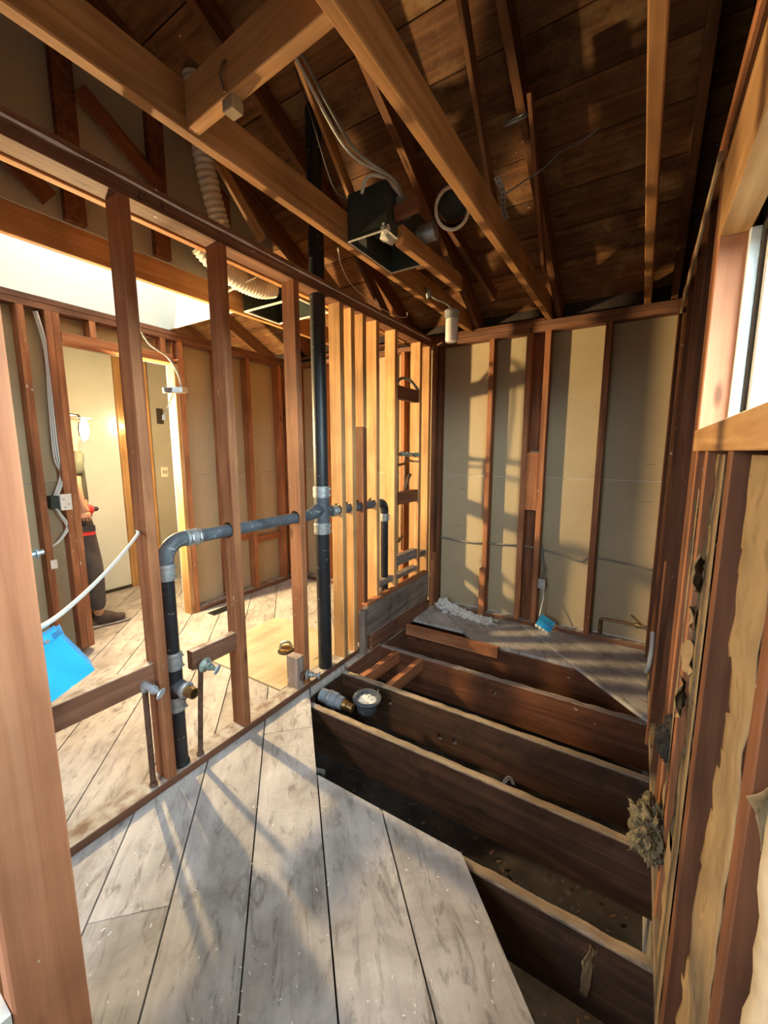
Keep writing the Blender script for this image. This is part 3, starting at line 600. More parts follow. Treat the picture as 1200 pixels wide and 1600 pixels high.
# printed word running up the torn paper
text_mesh('TUCKER >', 0.045, 0.0004, 'mark', wr, Matrix.Translation((0.1365, 1.075, 0.98)) @ Matrix(((0, 0, -1), (-0.1, 1, 0), (1, 0.1, 0))).to_4x4(), 'paper_print')
# ---- window in the right wall
w1 = struct('window_1', (0.23, 0.9, 1.53), 'pale frosted-looking window in the right wall')
abox('window_stop', (0.206, 1.580, 1.520), (0.232, 1.606, 2.064), 'vinyl', w1, 'z'); abox('window_stop', (0.206, 0.19, 1.520), (0.232, 0.215, 2.064), 'vinyl', w1, 'z')
abox('window_frame', (0.232, 1.560, 1.520), (0.262, 1.600, 2.064), 'tar', w1, 'z'); abox('window_frame', (0.232, 0.20, 1.520), (0.262, 0.235, 2.064), 'tar', w1, 'z')
abox('window_frame', (0.232, 0.236, 2.040), (0.262, 1.559, 2.064), 'tar', w1, 'y'); abox('window_frame', (0.232, 0.236, 1.520), (0.262, 1.559, 1.545), 'tar', w1, 'y')
abox('sash', (0.240, 1.520, 1.546), (0.258, 1.559, 2.039), 'vinyl', w1, 'z'); abox('sash', (0.240, 0.237, 1.546), (0.258, 0.270, 2.039), 'vinyl', w1, 'z')
abox('pane', (0.247, 0.271, 1.546), (0.251, 1.519, 2.039), 'glass_tint', w1, 'z', 0)
# ---- outer walls closing the house behind the camera and on the left
wo = struct('wall_rear', (-2, -1.1, 0))
RX0, RX1, RZ0, RZ1 = -1.45, -0.55, 0.90, 2.30
for x0, x1, z0, z1 in ((-5.3, RX0, 0, 4.8), (RX1, 0.26, 0, 4.8), (RX0, RX1, 0, RZ0), (RX0, RX1, RZ1, 4.8)): abox('wall_board', (x0, -1.12, z0), (x1, -1.10, z1), 'drywall', wo, 'z')
w2 = struct('added_rear_window', (RX0, -1.1, RZ0))  # window added out of view to let in extra daylight
for x in (RX0, (RX0 + RX1) / 2 - 0.025, RX1 - 0.05): abox('window_frame', (x, -1.12, RZ0), (x + 0.05, -1.08, RZ1), 'vinyl', w2, 'z')
for z in (RZ0, RZ1 - 0.05): abox('window_frame', (RX0 + 0.05, -1.119, z), (RX1 - 0.05, -1.081, z + 0.05), 'vinyl', w2, 'x')
for x in (RX0 + 0.05, (RX0 + RX1) / 2 + 0.025): abox('pane', (x, -1.103, RZ0 + 0.05), (x + (RX1 - RX0) / 2 - 0.075, -1.099, RZ1 - 0.05), 'glass_rear', w2, 'z', 0)
wg = struct('wall_gable', (-5.1, 1.2, 0)); abox('wall_board', (-5.14, -1.12, -0.02), (-5.12, 3.6, 4.8), 'drywall', wg, 'z')
we = struct('wall_eave', (-2.5, 3.55, 2.43)); abox('eave_board', (-5.12, 3.52, -0.3), (0.26, 3.54, 2.56), 'tar', we, 'x')
# ---- ceiling joists (open to the roof)
ce = struct('ceiling', (-1.3, 1.5, ZP + 0.08), 'open ceiling joists')
ZC = ZP + 0.079
JX = [(-0.068, 'beam'), (-0.690, 'beam'), (-1.312, 'beam'), (-1.935, 'beam'), (-2.555, 'beam')]
CJ = {}
for x, m_ in JX: CJ[x] = abox('ceiling_joist', (x, -1.05 if x > -1.5 else 0.125, ZC), (x + 0.041, 3.485, ZC + 0.14), m_, ce, 'y', 0.004)
beam('cross_brace', (-1.271, 0.90, ZC + 0.07), (-0.690, 0.865, ZC + 0.07), (0, 1, 0), 0.040, 0.13, 'beam', ce)
abox('brace_block', (-1.085, 0.868, ZC - 0.030), (-1.045, 0.908, ZC + 0.003), 'rim', ce, 'x')
tube('brace_hook', spline([(-1.065, 0.862, ZC + 0.01), (-1.065, 0.850, ZC + 0.045), (-1.060, 0.858, ZC + 0.075), (-1.058, 0.872, ZC + 0.09)]), 0.004, 'rust', ce, 7)
beam('hanger_block', (-1.045, 1.80, ZC + 0.02), (-1.015, 2.47, ZC + 0.02), (1, 0, 0), 0.042, 0.085, 'beam', ce)
beam('hanger_block', (-1.05, 1.775, ZC + 0.10), (-0.93, 1.77, ZC + 0.11), (0, 1, 0), 0.03, 0.06, 'old', ce)
# ---- roof: rafters, boards, felt
ro = struct('roof', (-2, 1.2, 3.4), 'dark underside of the board roof')
for x in (0.10, -0.61, -1.235, -1.86, -2.40, -3.10, -3.72, -4.4):
    spans = [(3.52, -1.1)] if x != -3.10 else [(3.52, SY1 + 0.01), (SY0 - 0.01, -1.1)]
    for ya, yb in spans: beam('rafter', (x, ya, rz(ya) + 0.075), (x, yb, rz(yb) + 0.075), (1, 0, 0), 0.041, 0.125, 'rafter', ro)
nb = 22; bw = 0.243
def roof_span(y): return [(-5.11, SX0), (SX1, 0.23)] if SY0 - 0.1 < y < SY1 + 0.1 else [(-5.11, 0.23)]
for k in range(nb):
    sdist = (k + 0.5) * bw; y = 3.62 - sdist * CA; z = rz(y) + 0.145 + 0.018; wdt = bw - random.uniform(0.003, 0.009)
    for xa, xb in roof_span(y): beam('roof_board', (xa, y, z), (xb, y, z), (0, CA, -SA), wdt, 0.02, 'roof', ro, 0.002)
for ya, yb, xs in ((3.75, SY1 + 0.1, [(-5.13, 0.28)]), (SY1 + 0.1, SY0 - 0.1, [(-5.13, SX0), (SX1, 0.28)]), (SY0 - 0.1, -1.4, [(-5.13, 0.28)])):
    for xa, xb in xs:
        ym = (ya + yb) / 2; beam('roofing_felt', (xa, ym, rz(ym) + 0.185), (xb, ym, rz(ym) + 0.185), (0, CA, -SA), (ya - yb) / CA + 0.004, 0.01, 'felt', ro)
sk = struct('window_3', (-3, 1.1, 3.7), 'skylight in the roof over the next room')
ym = (SY0 + SY1) / 2; Lk = (SY1 - SY0 + 0.2) / CA; zk = rz(ym) + 0.205
beam('skylight_pane', (SX0, ym, zk), (SX1, ym, zk), (0, CA, -SA), Lk, 0.004, 'glass_sky', sk, 0)
for x in (SX0 + 0.02, SX1 - 0.02): beam('skylight_frame', (x, SY1 + 0.1, rz(SY1 + 0.1) + 0.225), (x, SY0 - 0.1, rz(SY0 - 0.1) + 0.225), (1, 0, 0), 0.04, 0.03, 'vinyl', sk)
# webs and struts in the attic
beam('strut', (-0.70, 1.66, 3.12), (-0.70, 2.14, 2.60), (1, 0, 0), 0.02, 0.085, 'rafter', ro); beam('strut', (-1.33, 1.46, 3.06), (-1.33, 1.83, 2.70), (1, 0, 0), 0.02, 0.06, 'beam', ro)
beam('strut', (-1.60, 1.24, 2.66), (-1.60, 1.47, 2.44), (1, 0, 0), 0.02, 0.05, 'beam', ro); beam('strut', (-1.42, 2.9, 2.74), (-1.38, 2.35, 2.50), (1, 0, 0), 0.03, 0.08, 'rafter', ro)
beam('strut', (-1.15, 2.45, 2.90), (-0.98, 3.05, 2.55), (1, 0, 0), 0.03, 0.08, 'rafter', ro); beam('strut', (-1.75, 2.3, 2.9), (-1.70, 2.75, 2.45), (1, 0, 0), 0.03, 0.08, 'old', ro)
beam('strut', (-0.55, 2.1, 3.05), (-0.62, 2.9, 2.6), (1, 0, 0), 0.02, 0.06, 'old', ro)

# ================================================================== THE THINGS
XC = -1.680
# ---- black drain and vent piping in the partition
dp = thing('drain_piping', 'black plastic drain and vent pipes with steel band couplings in the partition', 'pipe', (XC, 1.945, 0.04))
def pipe(name, pts, r, mat='abs', parent=dp, sides=22): return tube(name, pts, r, mat, parent, sides, 40)
pipe('stack_pipe', [(XC, 1.945, -0.10), (XC, 1.945, 0.985)], 0.045)
pipe('stack_pipe', [(XC, 1.945, 1.20), (XC, 1.945, 3.32)], 0.045)
def coupling(p, d, r, ln=0.062):
    d = Vector(d).normalized(); p = Vector(p)
    o = lathe('coupling', [(r, -ln / 2 - 0.004), (r + 0.004, -ln / 2 - 0.004), (r + 0.004, -ln / 2), (r + 0.0055, -ln / 2 + 0.002), (r + 0.0055, ln / 2 - 0.002), (r + 0.004, ln / 2), (r + 0.004, ln / 2 + 0.004), (r, ln / 2 + 0.004)], p, d, 'clamp', dp, 26)
    for s in (-1, 1):
        lathe('clamp_band', [(r + 0.005, -0.006), (r + 0.0072, -0.006), (r + 0.0072, 0.006), (r + 0.005, 0.006)], p + d * s * (ln / 2 - 0.012), d, 'galv', o, 26)
        side = Vector((1, 0.35, 0.2)); side = (side - d * side.dot(d)).normalized()
        q = p + d * s * (ln / 2 - 0.012) + side * (r + 0.011)
        t = d.cross(side)
        tube('clamp_screw', [q - t * 0.012, q + t * 0.014], 0.0045, 'galv', o, 8)
    return o
# cross fitting on the stack
tee = pipe('tee_fitting', [(XC, 1.945, 1.00), (XC, 1.945, 1.185)], 0.048, 'abs_dusty')
pipe('tee_branch', [(XC, 1.945, 1.10), (XC, 1.90, 1.092), (XC, 1.855, 1.077), (XC, 1.81, ZH)], lambda i: (0.044, 0.041, 0.036, 0.033)[i], 'abs_dusty', tee)
pipe('tee_branch', [(XC, 1.945, 1.10), (XC, 1.99, 1.085), (XC, 2.04, ZH)], lambda i: (0.044, 0.038, 0.033)[i], 'abs_dusty', tee)
coupling((XC, 1.945, 1.205), (0, 0, 1), 0.0465); coupling((XC, 1.945, 0.975), (0, 0, 1), 0.0465)
# horizontal runs
pipe('horizontal_pipe', [(XC, 1.06, ZH + 0.002), (XC, 1.82, ZH)], 0.030, 'abs_dusty'); pipe('horizontal_pipe', [(XC, 2.03, ZH), (XC, 2.60, ZH - 0.006)], 0.030, 'abs_dusty')
coupling((XC, 2.055, ZH), (0, 1, 0), 0.031, 0.05)
def elbow(pc, d_in, d_out, R, r, mat):
    pts = []; pc = Vector(pc); a = Vector(d_in); b = Vector(d_out)
    for k in range(11):
        t = k / 10 * PI / 2; pts.append(pc - a * R + a * R * math.sin(t) + b * R * (1 - math.cos(t)))
    return pipe('elbow', [pc - a * (R + 0.02)] + pts + [pc + b * (R + 0.02)], r, mat)
el1 = elbow((XC, 0.932, ZH + 0.004), (0, 0, 1), (0, 1, 0), 0.085, 0.0335, 'abs_dusty')
coupling((XC, 1.062, ZH + 0.003), (0, 1, 0), 0.031); coupling((XC, 0.932, 0.945), (0, 0, 1), 0.031)
el2 = elbow((XC, 2.685, ZH - 0.008), (0, 1, 0), (0, 0, -1), 0.06, 0.0325, 'abs'); coupling((XC, 2.685, 0.945), (0, 0, 1), 0.031, 0.05)
pipe('drop_pipe', [(XC, 2.685, 1.0), (XC, 2.685, 0.04)], 0.030)
# raised maker's lettering along the elbow
word = 'OML ARCO'
for k, ch in enumerate(word):
    if ch == ' ': continue
    t = (k + 0.7) / (len(word) + 0.2) * PI / 2; cy, cz = 0.932 + 0.085, ZH + 0.004 - 0.085
    rad = Vector((0, -math.cos(t), math.sin(t))); tan = Vector((0, math.sin(t), math.cos(t)))
    p = Vector((XC, cy, cz)) + rad * 0.078 + Vector((0.0325, 0, 0))
    mw = Matrix.Translation(p) @ Matrix((tan, rad, Vector((1, 0, 0)))).transposed().to_4x4()
    text_mesh(ch, 0.017, 0.0012, 'clamp', el1, mw, 'raised_letter')
# left riser with its branch
pipe('riser_pipe', [(XC, 0.932, 0.99), (XC, 0.932, 0.53)], 0.030); pipe('riser_pipe', [(XC, 0.932, 0.345), (XC, 0.932, 0.002)], 0.0315)
rt = pipe('riser_tee', [(XC, 0.932, 0.355), (XC, 0.932, 0.54)], 0.034, 'abs')
pipe('tee_branch', [(XC, 0.932, 0.43), (XC + 0.05, 0.936, 0.425), (XC + 0.07, 0.938, 0.422)], lambda i: (0.033, 0.031, 0.031)[i], 'abs_dusty', rt)
lathe('hub_nut', [(0.030, 0), (0.036, 0.002), (0.036, 0.016), (0.031, 0.02)], (XC + 0.062, 0.938, 0.423), (1, 0.06, -0.05), 'clamp', rt, 12)
V, F = lathe_geo([(0.016, 0.0), (0.024, 0.0), (0.024, 0.05), (0.0195, 0.05), (0.0185, 0.004)], 22)
mobj('open_nipple', gmesh('nipple', V, F), 'brass', rt, axis_m((XC + 0.075, 0.939, 0.422), (1, 0.08, -0.04)), 35)
coupling((XC, 0.932, 0.545), (0, 0, 1), 0.032, 0.07); coupling((XC, 0.932, 0.345), (0, 0, 1), 0.033, 0.06)
lathe('floor_collar', [(0.028, 0), (0.037, 0), (0.037, 0.012), (0.032, 0.016)], (XC, 0.932, 0.0415), (0, 0, 1), 'abs', dp, 20)

# ---- water supply stub-outs
def stub(label, base, zt, lean, out, mat_esc, name='supply_stub', flange=True):
    t = thing(name, label, 'valve', base, 'capped water stub-outs in the partition')
    b = Vector(base); top = Vector((b.x + lean[0], b.y + lean[1], zt)); o = Vector(out).normalized()
    if zt - b.z > 0.1:
        tube('riser', [b, b.lerp(top, 0.5), top - Vector((0, 0, 0.02))], 0.0115, 'rust', t, 10)
        lathe('floor_nut', [(0.010, 0), (0.017, 0.001), (0.017, 0.01), (0.012, 0.014)], b + Vector((0, 0, 0.0)), (0, 0, 1), 'rust', t, 8)
    tube('elbow', spline([top - Vector((0, 0, 0.03)), top, top + o * 0.03], 6), 0.015, 'rust' if flange else 'clamp', t, 12)
    if flange: lathe('escutcheon', [(0.012, 0), (0.034, 0.0), (0.033, 0.004), (0.024, 0.010), (0.013, 0.014)], top + o * 0.028, o, mat_esc, t, 24)
    v = lathe('valve_body', [(0.010, 0.0), (0.013, 0.0), (0.013, 0.02), (0.017, 0.022), (0.017, 0.034), (0.011, 0.036), (0.011, 0.05), (0.007, 0.052), (0.007, 0.068)], top + o * 0.03, o, mat_esc, t, 14)
    tube('outlet', [top + o * 0.055, top + o * 0.055 + Vector((0, 0, 0.018))], 0.007, 'chrome', v, 10)
    h, f = lathe_geo([(0.004, 0), (0.015, 0.001), (0.018, 0.004), (0.015, 0.008), (0.004, 0.009)], 18)
    h = [Vector((p.x * 1.35, p.y * 0.75, p.z)) for p in h]
    mobj('oval_handle', gmesh('handle', h, f), 'chrome', t, axis_m(top + o * 0.098, o), 40)
    return t
stub('rusty water riser with chrome valve against the first stud, left of the drain', (-1.660, 0.795, 0.041), 0.505, (0.0, 0.0), (1, 0.10, -0.12), 'chrome', flange=False)
stub('rusty water riser with green escutcheon valve, right of the left drain riser', (-1.655, 1.012, 0.041), 0.487, (0.002, 0.03), (1, 0.16, -0.10), 'verdigris')
stub('short stub valve on a wood block at the foot of the vent stack', (-1.636, 1.682, 0.075), 0.125, (0.0, 0.0), (0.86, 0.48, -0.06), 'clamp')

# ---- shower mixing valve and copper lines in the end bay
sv = thing('shower_valve', 'old brass shower valve with copper pipes in the end bay', 'valve', (-1.675, 3.0, 1.1))
def cp(name, pts, r=0.010, mat='copper', par=sv): return tube(name, pts, r, mat, par, 10)
cp('valve_bar', [(-1.672, 2.81, 1.437), (-1.672, 3.19, 1.425)], 0.015, 'brass'); cp('pipe', [(-1.69, 2.79, 1.335), (-1.69, 3.02, 1.352)], 0.011); cp('pipe', [(-1.69, 3.02, 1.44), (-1.69, 3.02, 1.13)], 0.011)
cp('pipe', [(-1.69, 2.90, 1.44), (-1.69, 2.885, 1.70), (-1.69, 2.88, 1.93)], 0.008); cp('pipe', [(-1.69, 3.03, 1.385), (-1.69, 3.17, 1.37)], 0.009); cp('pipe', [(-1.69, 2.98, 1.13), (-1.69, 2.98, 0.62)], 0.009); cp('pipe', [(-1.69, 2.82, 0.70), (-1.69, 3.02, 0.735)], 0.011)
for y, z in ((2.93, 1.435), (3.02, 1.43), (3.15, 1.425)):
    v = lathe('valve_stem', [(0.018, 0), (0.022, 0.004), (0.022, 0.02), (0.014, 0.024), (0.010, 0.06), (0.006, 0.062)], (-1.672, y, z), (1, 0, 0.05), 'verdigris', sv, 12)
lathe('valve_union', [(0.016, -0.02), (0.024, -0.016), (0.024, 0.016), (0.016, 0.02)], (-1.69, 2.91, 0.717), (0, 1, 0.18), 'brass', sv, 8)
tube('shower_arm', spline([(-1.69, 2.86, 1.98), (-1.675, 2.93, 2.03), (-1.65, 3.02, 2.03), (-1.625, 3.12, 1.965)]), 0.012, 'clamp', sv, 10)
tube('spout_bracket', spline([(-1.66, 2.98, 1.14), (-1.655, 3.02, 1.23), (-1.65, 3.05, 1.27)]), 0.016, 'copper', sv, 8, flat=0.35)

# ---- closet flange and coupling between the joists
cf = thing('closet_flange', 'round toilet flange cup half filled with white plaster between joists', 'flange', (-1.29, 1.86, -0.2))
V, F = lathe_geo([(0.054, -0.085), (0.060, -0.06), (0.064, -0.015), (0.084, -0.010), (0.087, 0.0), (0.084, 0.006), (0.066, 0.004), (0.058, -0.012), (0.050, -0.07)], 30)
mobj('flange_cup', gmesh('cup', V, F), 'abs_dusty', cf, axis_m((-1.29, 1.865, -0.012), (0.04, -0.03, 1)), 40)
bm = bmesh.new(); bmesh.ops.create_circle(bm, cap_ends=True, radius=0.056, segments=28); bmesh.ops.subdivide_edges(bm, edges=bm.edges[:], cuts=1); bmesh.ops.poke(bm, faces=bm.faces[:]); bmesh.ops.subdivide_edges(bm, edges=bm.edges[:], cuts=2)
for v in bm.verts: v.co.z += 0.014 * noise.noise(v.co * 40) + 0.006 * noise.noise(v.co * 120)
r_ = bmesh.ops.extrude_face_region(bm, geom=bm.faces[:]); bmesh.ops.translate(bm, vec=(0, 0, -0.02), verts=[x for x in r_['geom'] if isinstance(x, bmesh.types.BMVert)])
me = bpy.data.meshes.new('plaster'); bm.to_mesh(me); bm.free(); mobj('plaster_fill', me, 'plaster', cf, Matrix.Translation((-1.29, 1.865, -0.024)))
tube('flange_bolt', [(-1.235, 1.90, -0.03), (-1.233, 1.902, 0.04)], 0.004, 'galv', cf, 8)
bc = thing('bend_coupling', 'grey rubber coupling and brass nipple joining the stack to the flange', 'coupling', (-1.45, 1.77, -0.15))
d = Vector((0.80, 0.10, -0.12)).normalized(); p = Vector((-1.575, 1.775, -0.035))
lathe('rubber_sleeve', [(0.034, 0), (0.040, 0.004), (0.040, 0.05), (0.047, 0.056), (0.047, 0.115), (0.040, 0.12), (0.040, 0.155), (0.032, 0.16)], p, d, 'pvc', bc, 24)
lathe('sleeve_band', [(0.0465, 0), (0.0495, 0.001), (0.0495, 0.012), (0.0465, 0.013)], p + d * 0.062, d, 'galv', bc, 24)
lathe('brass_nipple', [(0.024, 0), (0.031, 0.002), (0.031, 0.03), (0.026, 0.034), (0.026, 0.07), (0.0, 0.071)], p + d * 0.158, d, 'brass', bc, 16)
# ---- perforated straps
def strap(name, label, pts, w, holes, par=None):
    P = spline(pts, 6); V = []; F = []
    for i, q in enumerate(P):
        t = (P[min(i + 1, len(P) - 1)] - P[max(i - 1, 0)]).normalized(); s = t.cross(Vector((0.2, 1, 0.1))).normalized() * w / 2; n = t.cross(s).normalized() * 0.0008
        V += [q - s - n, q + s - n, q + s + n, q - s + n]
        if i:
            k = 4 * (i - 1)
            for z in range(4): F.append((k + z, k + (z + 1) % 4, k + 4 + (z + 1) % 4, k + 4 + z))
    o = tag(gobj(name, (V, F), 'galv'), label, 'strap')
    for i in range(1, len(P) - 1, 2):
        t = (P[i + 1] - P[i - 1]).normalized(); s = t.cross(Vector((0.2, 1, 0.1))).normalized(); lathe('strap_hole', [(0.0035, -0.0016), (0.0035, 0.0016)], P[i], t.cross(s), 'tar', o, 10)
    return o
strap('perforated_strap', 'small bent perforated metal strap on a floor joist edge', [(-0.42, 1.69, -0.045), (-0.408, 1.69, -0.012), (-0.39, 1.69, 0.002), (-0.375, 1.69, -0.025)], 0.015, 3)
strap('perforated_strap', 'crumpled perforated metal strap hanging beside a ceiling joist', [(-0.645, 1.97, 2.66), (-0.63, 2.02, 2.62), (-0.64, 2.07, 2.58), (-0.635, 2.11, 2.545)], 0.026, 5)

# ---- bathroom exhaust fan housing in the ceiling
ZF = ZC + 0.008
ef = thing('exhaust_fan', 'dark green steel exhaust fan housing with open dusty bottom, over the bathroom', 'fan', (-1.17, 1.93, ZF))
fx0, fx1, fy0, fy1, fz1 = -1.268, -1.055, 1.70, 2.10, ZF + 0.20
for nm, lo_, hi_ in (('housing_side', (fx0, fy0, ZF), (fx0 + 0.003, fy1, fz1)), ('housing_side', (fx1 - 0.003, fy0, ZF), (fx1, fy1, fz1)), ('housing_end', (fx0 + 0.003, fy0, ZF), (fx1 - 0.003, fy0 + 0.003, fz1)), ('housing_end', (fx0 + 0.003, fy1 - 0.003, ZF), (fx1 - 0.003, fy1, fz1)), ('housing_top', (fx0, fy0, fz1), (fx1, fy1, fz1 + 0.003))): abox(nm, lo_, hi_, 'fan_steel', ef, 'z', 0)
for lo_, hi_ in (((fx0 - 0.006, fy0 - 0.006, ZF - 0.004), (fx1 + 0.006, fy0 + 0.004, ZF)), ((fx0 - 0.006, fy1 - 0.004, ZF - 0.004), (fx1 + 0.006, fy1 + 0.006, ZF)), ((fx0 - 0.006, fy0 + 0.004, ZF - 0.004), (fx0 + 0.004, fy1 - 0.004, ZF)), ((fx1 - 0.004, fy0 + 0.004, ZF - 0.004), (fx1 + 0.006, fy1 - 0.004, ZF))): abox('flange_edge', lo_, hi_, 'fan_edge', ef, 'y', 0)
abox('rating_plate', (fx0 + 0.0031, 1.78, ZF + 0.03), (fx0 + 0.0045, 1.85, ZF + 0.07), 'fan_edge', ef, 'y', 0)
lathe('blower_wheel', [(0.02, 0), (0.085, 0), (0.088, 0.05), (0.03, 0.055)], (-1.16, 1.90, ZF + 0.09), (0, 0, 1), 'fan_steel', ef, 20)
lathe('duct_collar', [(0.040, 0), (0.044, 0), (0.044, 0.09), (0.040, 0.09)], (fx1, 2.02, ZF + 0.10), (1, 0.1, 0.1), 'galv', ef, 20)
blob('lint', (-1.10, 1.80, ZF + 0.012), (0.035, 0.05, 0.016), 'fan_edge', ef, 5, 160, 3); blob('lint', (-1.07, 1.72, ZF + 0.015), (0.02, 0.025, 0.02), 'fan_edge', ef, 6, 120, 3)
abox('junction_cover', (fx1 + 0.001, 1.78, ZF + 0.10), (fx1 + 0.04, 1.86, ZF + 0.17), 'galv', ef, 'z')
# duct ring
dr = thing('duct_collar_ring', 'open white duct collar ring facing down beside the exhaust fan', 'duct', (-0.84, 1.97, 2.55))
rn = Vector((0.28, -0.72, -0.63)).normalized(); ru = rn.cross(Vector((0, 0, 1))).normalized(); rv = rn.cross(ru); rc_ = Vector((-0.86, 1.985, 2.60))
pts = [rc_ + ru * math.cos(a) * 0.078 + rv * math.sin(a) * 0.085 for a in [2 * PI * k / 28 for k in range(29)]]
tube('ring', pts, 0.009, 'duct', dr, 8, 60, False)
V, F = [], []
for k in range(29):
    q = pts[k]; V += [q, q - rn * 0.11]
    if k: F.append((2 * k - 2, 2 * k, 2 * k + 1, 2 * k - 1))
oo = gobj('collar_wall', (V, F), 'black', dr, 60); md = oo.modifiers.new('thickness', 'SOLIDIFY'); md.thickness = 0.002
gobj('damper_plate', xform(lathe_geo([(0.070, 0.0), (0.070, 0.002)], 24), axis_m(rc_ - rn * 0.09, rn)), 'black', dr)
# second dark vent ring far up by the roof
pts = [Vector((-0.60, 2.07, 2.93)) + Vector((math.cos(a) * 0.05, math.sin(a) * 0.04, math.sin(a) * 0.035)) for a in [2 * PI * k / 24 for k in range(25)]]
tag(tube('vent_ring', pts, 0.007, 'clamp', None, 8, 60, False), 'small dim metal ring hanging high under the dark roof boards', 'ring')
# ---- hanging jar light by the back wall
jl = thing('jar_light', 'frosted jar light with grey cap hanging from the ceiling joist', 'light', (-1.12, 2.55, 2.15))
lathe('jar', [(0.030, 0), (0.038, 0.004), (0.040, 0.02), (0.040, 0.135), (0.036, 0.145)], (-1.112, 2.6, 2.157), (0, 0, 1), 'frost', jl, 24)
lathe('socket_cap', [(0.040, 0), (0.045, 0.002), (0.045, 0.035), (0.050, 0.037), (0.050, 0.05), (0.030, 0.062), (0.012, 0.066)], (-1.112, 2.6, 2.300), (0, 0, 1), 'clamp', jl, 24)
cable('cord', [(-1.112, 2.6, 2.36), (-1.15, 2.58, 2.40), (-1.20, 2.52, 2.42), (-1.24, 2.50, 2.46), (-1.27, 2.52, 2.50)], 0.006, 'grey_cable', jl)
blob('tape_wrap', (-1.235, 2.50, 2.45), (0.016, 0.016, 0.03), 'clamp', jl, 3, 0, 3)
# ---- cables in the attic
def wire(label, pts, r=0.0045, mat='grey_cable', name='electrical_cable', group=None, n=8): return tag(cable(name, pts, r, mat, None, 7, n), label, 'cable', group)
wire('grey cable sweeping down from the roof to the fan junction', [(-1.25, 1.30, 3.0), (-1.2, 1.335, 2.925), (-1.14, 1.42, 2.78), (-1.08, 1.52, 2.66), (-0.99, 1.66, 2.60), (-1.02, 1.80, ZF + 0.15)], 0.007)
wire('paler grey cable looping beside it and over the fan housing', [(-1.27, 1.27, 3.04), (-1.21, 1.36, 2.88), (-1.16, 1.50, 2.73), (-1.12, 1.60, 2.68), (-1.06, 1.73, 2.675), (-1.035, 1.80, 2.62)], 0.007, 'white_cable')
wire('thick pale cable bowed over the top edge of the fan housing', [(-1.16, 1.66, 2.60), (-1.13, 1.67, 2.665), (-1.07, 1.72, 2.66), (-1.02, 1.79, 2.60)], 0.008, 'white_cable')
wire('thin dark wire trailing from the roof past the fan corner', [(-1.28, 1.38, 2.95), (-1.25, 1.432, 2.806), (-1.3, 1.632, 2.661), (-1.285, 1.72, 2.64), (-1.275, 1.70, 2.56), (-1.28, 1.68, 2.44)], 0.003, 'dark_cable')
wire('thin wire drooping along the partition top plate to the back corner', [(-1.33, 1.70, 2.43), (-1.50, 1.95, 2.47), (-1.62, 2.224, 2.475), (-1.622, 2.518, 2.441), (-1.62, 2.80, 2.45), (-1.61, 2.90, 2.478), (-1.60, 2.88, 2.50)], 0.003, 'white_cable')
wire('thin cable stretched from a ceiling joist up to the roof boards', [(-0.66, 2.06, 2.62), (-0.58, 2.14, 2.70), (-0.5, 2.229, 2.785), (-0.44, 2.31, 2.88), (-0.38, 2.40, 2.945), (-0.30, 2.42, 2.99)], 0.004, 'clamp')
wire('short dark cable between the duct ring and the joist', [(-0.83, 2.04, 2.56), (-0.76, 2.08, 2.58), (-0.71, 2.20, 2.55), (-0.695, 2.30, 2.50)], 0.006, 'dark_cable')
# ---- flexible ducts
def flex(label, pts, r, name='flexible_duct', mat='duct'):
    P = spline(pts, 26); n = len(P)
    return tag(tube(name, P, lambda i: r * (1 + 0.07 * math.sin(i * PI / 2 * 1.0)), mat, None, 20, 80), label, 'duct')
flex('ribbed white duct hanging vertically behind the partition plate', [(-2.20, 1.58, 3.45), (-2.20, 1.60, 3.20), (-2.20, 1.63, 3.0), (-2.20, 1.69, 2.80), (-2.21, 1.75, 2.66)], 0.052)
flex('ribbed white duct bending down to the next room fan box', [(-2.30, 1.62, 2.66), (-2.28, 1.74, 2.575), (-2.25, 1.88, 2.53), (-2.22, 2.0, 2.52), (-2.20, 2.10, 2.55)], 0.062)
# ---- next room fan box
e2 = thing('exhaust_fan', 'fan box with pale rim between joists of the next room ceiling', 'fan', (-2.2, 2.2, ZC))
x0, x1, y0, y1 = -2.48, -1.97, 2.08, 2.42
for lo_, hi_ in (((x0, y0, ZC + 0.01), (x0 + 0.003, y1, ZC + 0.2)), ((x1 - 0.003, y0, ZC + 0.01), (x1, y1, ZC + 0.2)), ((x0 + 0.003, y1 - 0.003, ZC + 0.01), (x1 - 0.003, y1, ZC + 0.2)), ((x0, y0, ZC + 0.2), (x1, y1, ZC + 0.203))): abox('housing_side', lo_, hi_, 'fan_steel', e2, 'z', 0)
for lo_, hi_ in (((x0, y0, ZC), (x1, y0 + 0.014, ZC + 0.009)), ((x0, y1 - 0.014, ZC), (x1, y1, ZC + 0.009)), ((x0, y0 + 0.014, ZC), (x0 + 0.014, y1 - 0.014, ZC + 0.009)), ((x1 - 0.014, y0 + 0.014, ZC), (x1, y1 - 0.014, ZC + 0.009))): abox('flange_edge', lo_, hi_, 'white', e2, 'y', 0)
wire('pale cable curling past the ribbed duct in the next room ceiling', [(-2.05, 1.80, 2.66), (-2.10, 1.90, 2.56), (-2.22, 1.86, 2.50), (-2.40, 1.85, 2.47), (-2.50, 1.86, 2.46)], 0.007, 'white_cable')
